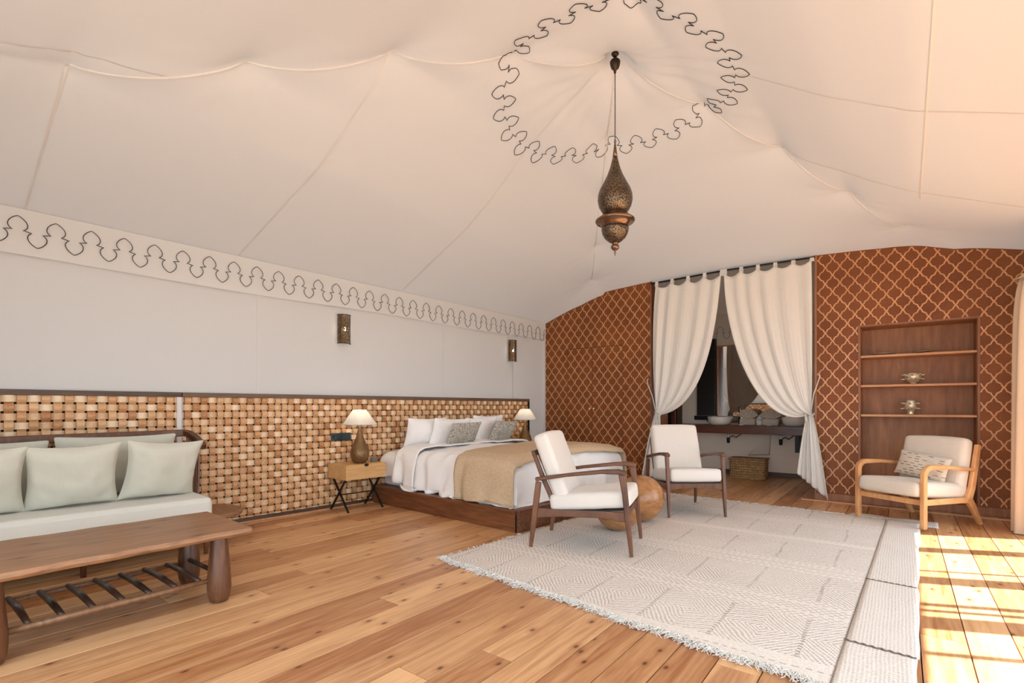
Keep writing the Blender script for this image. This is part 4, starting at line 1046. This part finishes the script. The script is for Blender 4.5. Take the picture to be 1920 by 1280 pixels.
sk = thing('bathroom_socket', 'black socket strip on canvas wall left of the basin', 'socket', (-2.66, BY-.03, .90)); 
obj('plate', M().box(-.12, .10, -.012, .012, -.035, .035), BLACKM, sk, bevel=.003); obj('plug', M().box(.10, .17, -.05, .0, -.06, .03), BLACKM, sk, bevel=.006)
def fan_towel(x, label, first=None, sc=1):
    if first: return dup(first, label, (x, 8.42, .801))
    r_ = thing('folded_towel', label, 'towel', (x, 8.42, .801), 0, 'towels folded into fans')
    def fan(u, v):
        a = pi*(.12+.76*u); rr = .02+.15*v; zz = .06 if v < .0 else 0
        return (-(rr+.03)*math.cos(a)*.8, .018*math.sin(u*2*pi*7)*v, .09+rr*math.sin(a)*.95)
    obj('fan', M().grid(fan, 60, 8), TOWEL, r_, smooth=True, solid=.008)
    softbox('folded_base', (.22, .10, .10), TOWEL, r_, .02, Matrix.Translation((0,0,.052)), .004)
    return r_
f0 = fan_towel(-1.88, 'fan-folded towel standing beside the left tap'); fan_towel(-1.56, 'fan-folded towel standing near the right basin', f0)
jr = thing('lidded_jar', 'small pale jar with pointed lid between the folded towels', 'jar', (-1.72, 8.48, .801))
obj('body', M().lathe([(.045,0),(.052,.01),(.055,.06),(.05,.085),(.001,.085)], n=24), PORC, jr, smooth=True); obj('lid', M().lathe([(.056,.086),(.056,.095),(.04,.125),(.012,.15),(.008,.16),(.001,.165)], n=24), WHITEP, jr, smooth=True)
for i, (x, lab) in enumerate(((-1.93, 'small white soap dish beside the left tap'), (-1.55, 'small white soap dish before the right folded towel'))):
    tag(obj('soap_dish', M().lathe([(.03,0),(.038,.006),(.042,.018),(.038,.018),(.03,.010),(.001,.009)], n=24), PORC, smooth=True, loc=(x, 8.24, .801)), lab, 'soap dish', 'white soap dishes')
def trap(x, label):
    r_ = thing('drain_trap', label, 'pipe', (x, 8.40, .0), 0, 'basin drain pipes')
    obj('tailpiece', M().tube([(0,0,.674),(0,0,.60)], .02, 12), WHITEP, r_, smooth=True)
    obj('bottle', M().lathe([(.012,.515),(.022,.52),(.025,.56),(.025,.60),(.018,.605)], n=16), BLACKM, r_, smooth=True)
    obj('hose', M().tube([(.0,.02,.59),(.05,.05,.63),(.09,.10,.60),(.13,.16,.64),(.15,.25,.66)], .007, 6), BLACKM, r_, smooth=True)
trap(-2.16, 'drain pipe with black trap under the left basin'); trap(-1.42, 'drain pipe with black trap under the right basin')
tag(obj('wall_flap', M().add([(0,0,0),(.30,0,.02),(.33,0,.32),(.30,-.012,.31),(.02,-.012,.02)], [(0,1,2,3,4)]), BATHC, solid=.006, loc=(-1.93, BY-.035, .32)), 'triangular canvas flap on the wall under the counter', 'flap')
obj('flap_edge', M().tube([(0,0,0),(.30,-.004,.02),(.33,-.004,.32),(.02,-.006,.02)], .006, 6), DARKRAIL, bpy.data.objects['wall_flap'])
bk = thing('seagrass_basket', 'rectangular woven seagrass basket on the floor under the counter', 'basket', (-1.84, 8.30, 0))
NB = 8
for k in range(NB):
    z = .018+k*.036; e = .0+.012*(k/NB); X, Y_ = .235+e, .14+e
    pts = [(X*math.copysign(abs(math.cos(t))**.35, math.cos(t)), Y_*math.copysign(abs(math.sin(t))**.35, math.sin(t)), z) for t in [2*pi*(q+.5)/40 for q in range(41)]]
    obj('woven_coil', M().tube(pts, .0185, 8, caps=False), SEAG, bk, smooth=True)
obj('lid', M().box(-.262, .262, -.165, .165, .292, .312), SEAG, bk, bevel=.006)
obj('base', M().box(-.22, .22, -.125, .125, .0, .012), SEAG, bk)
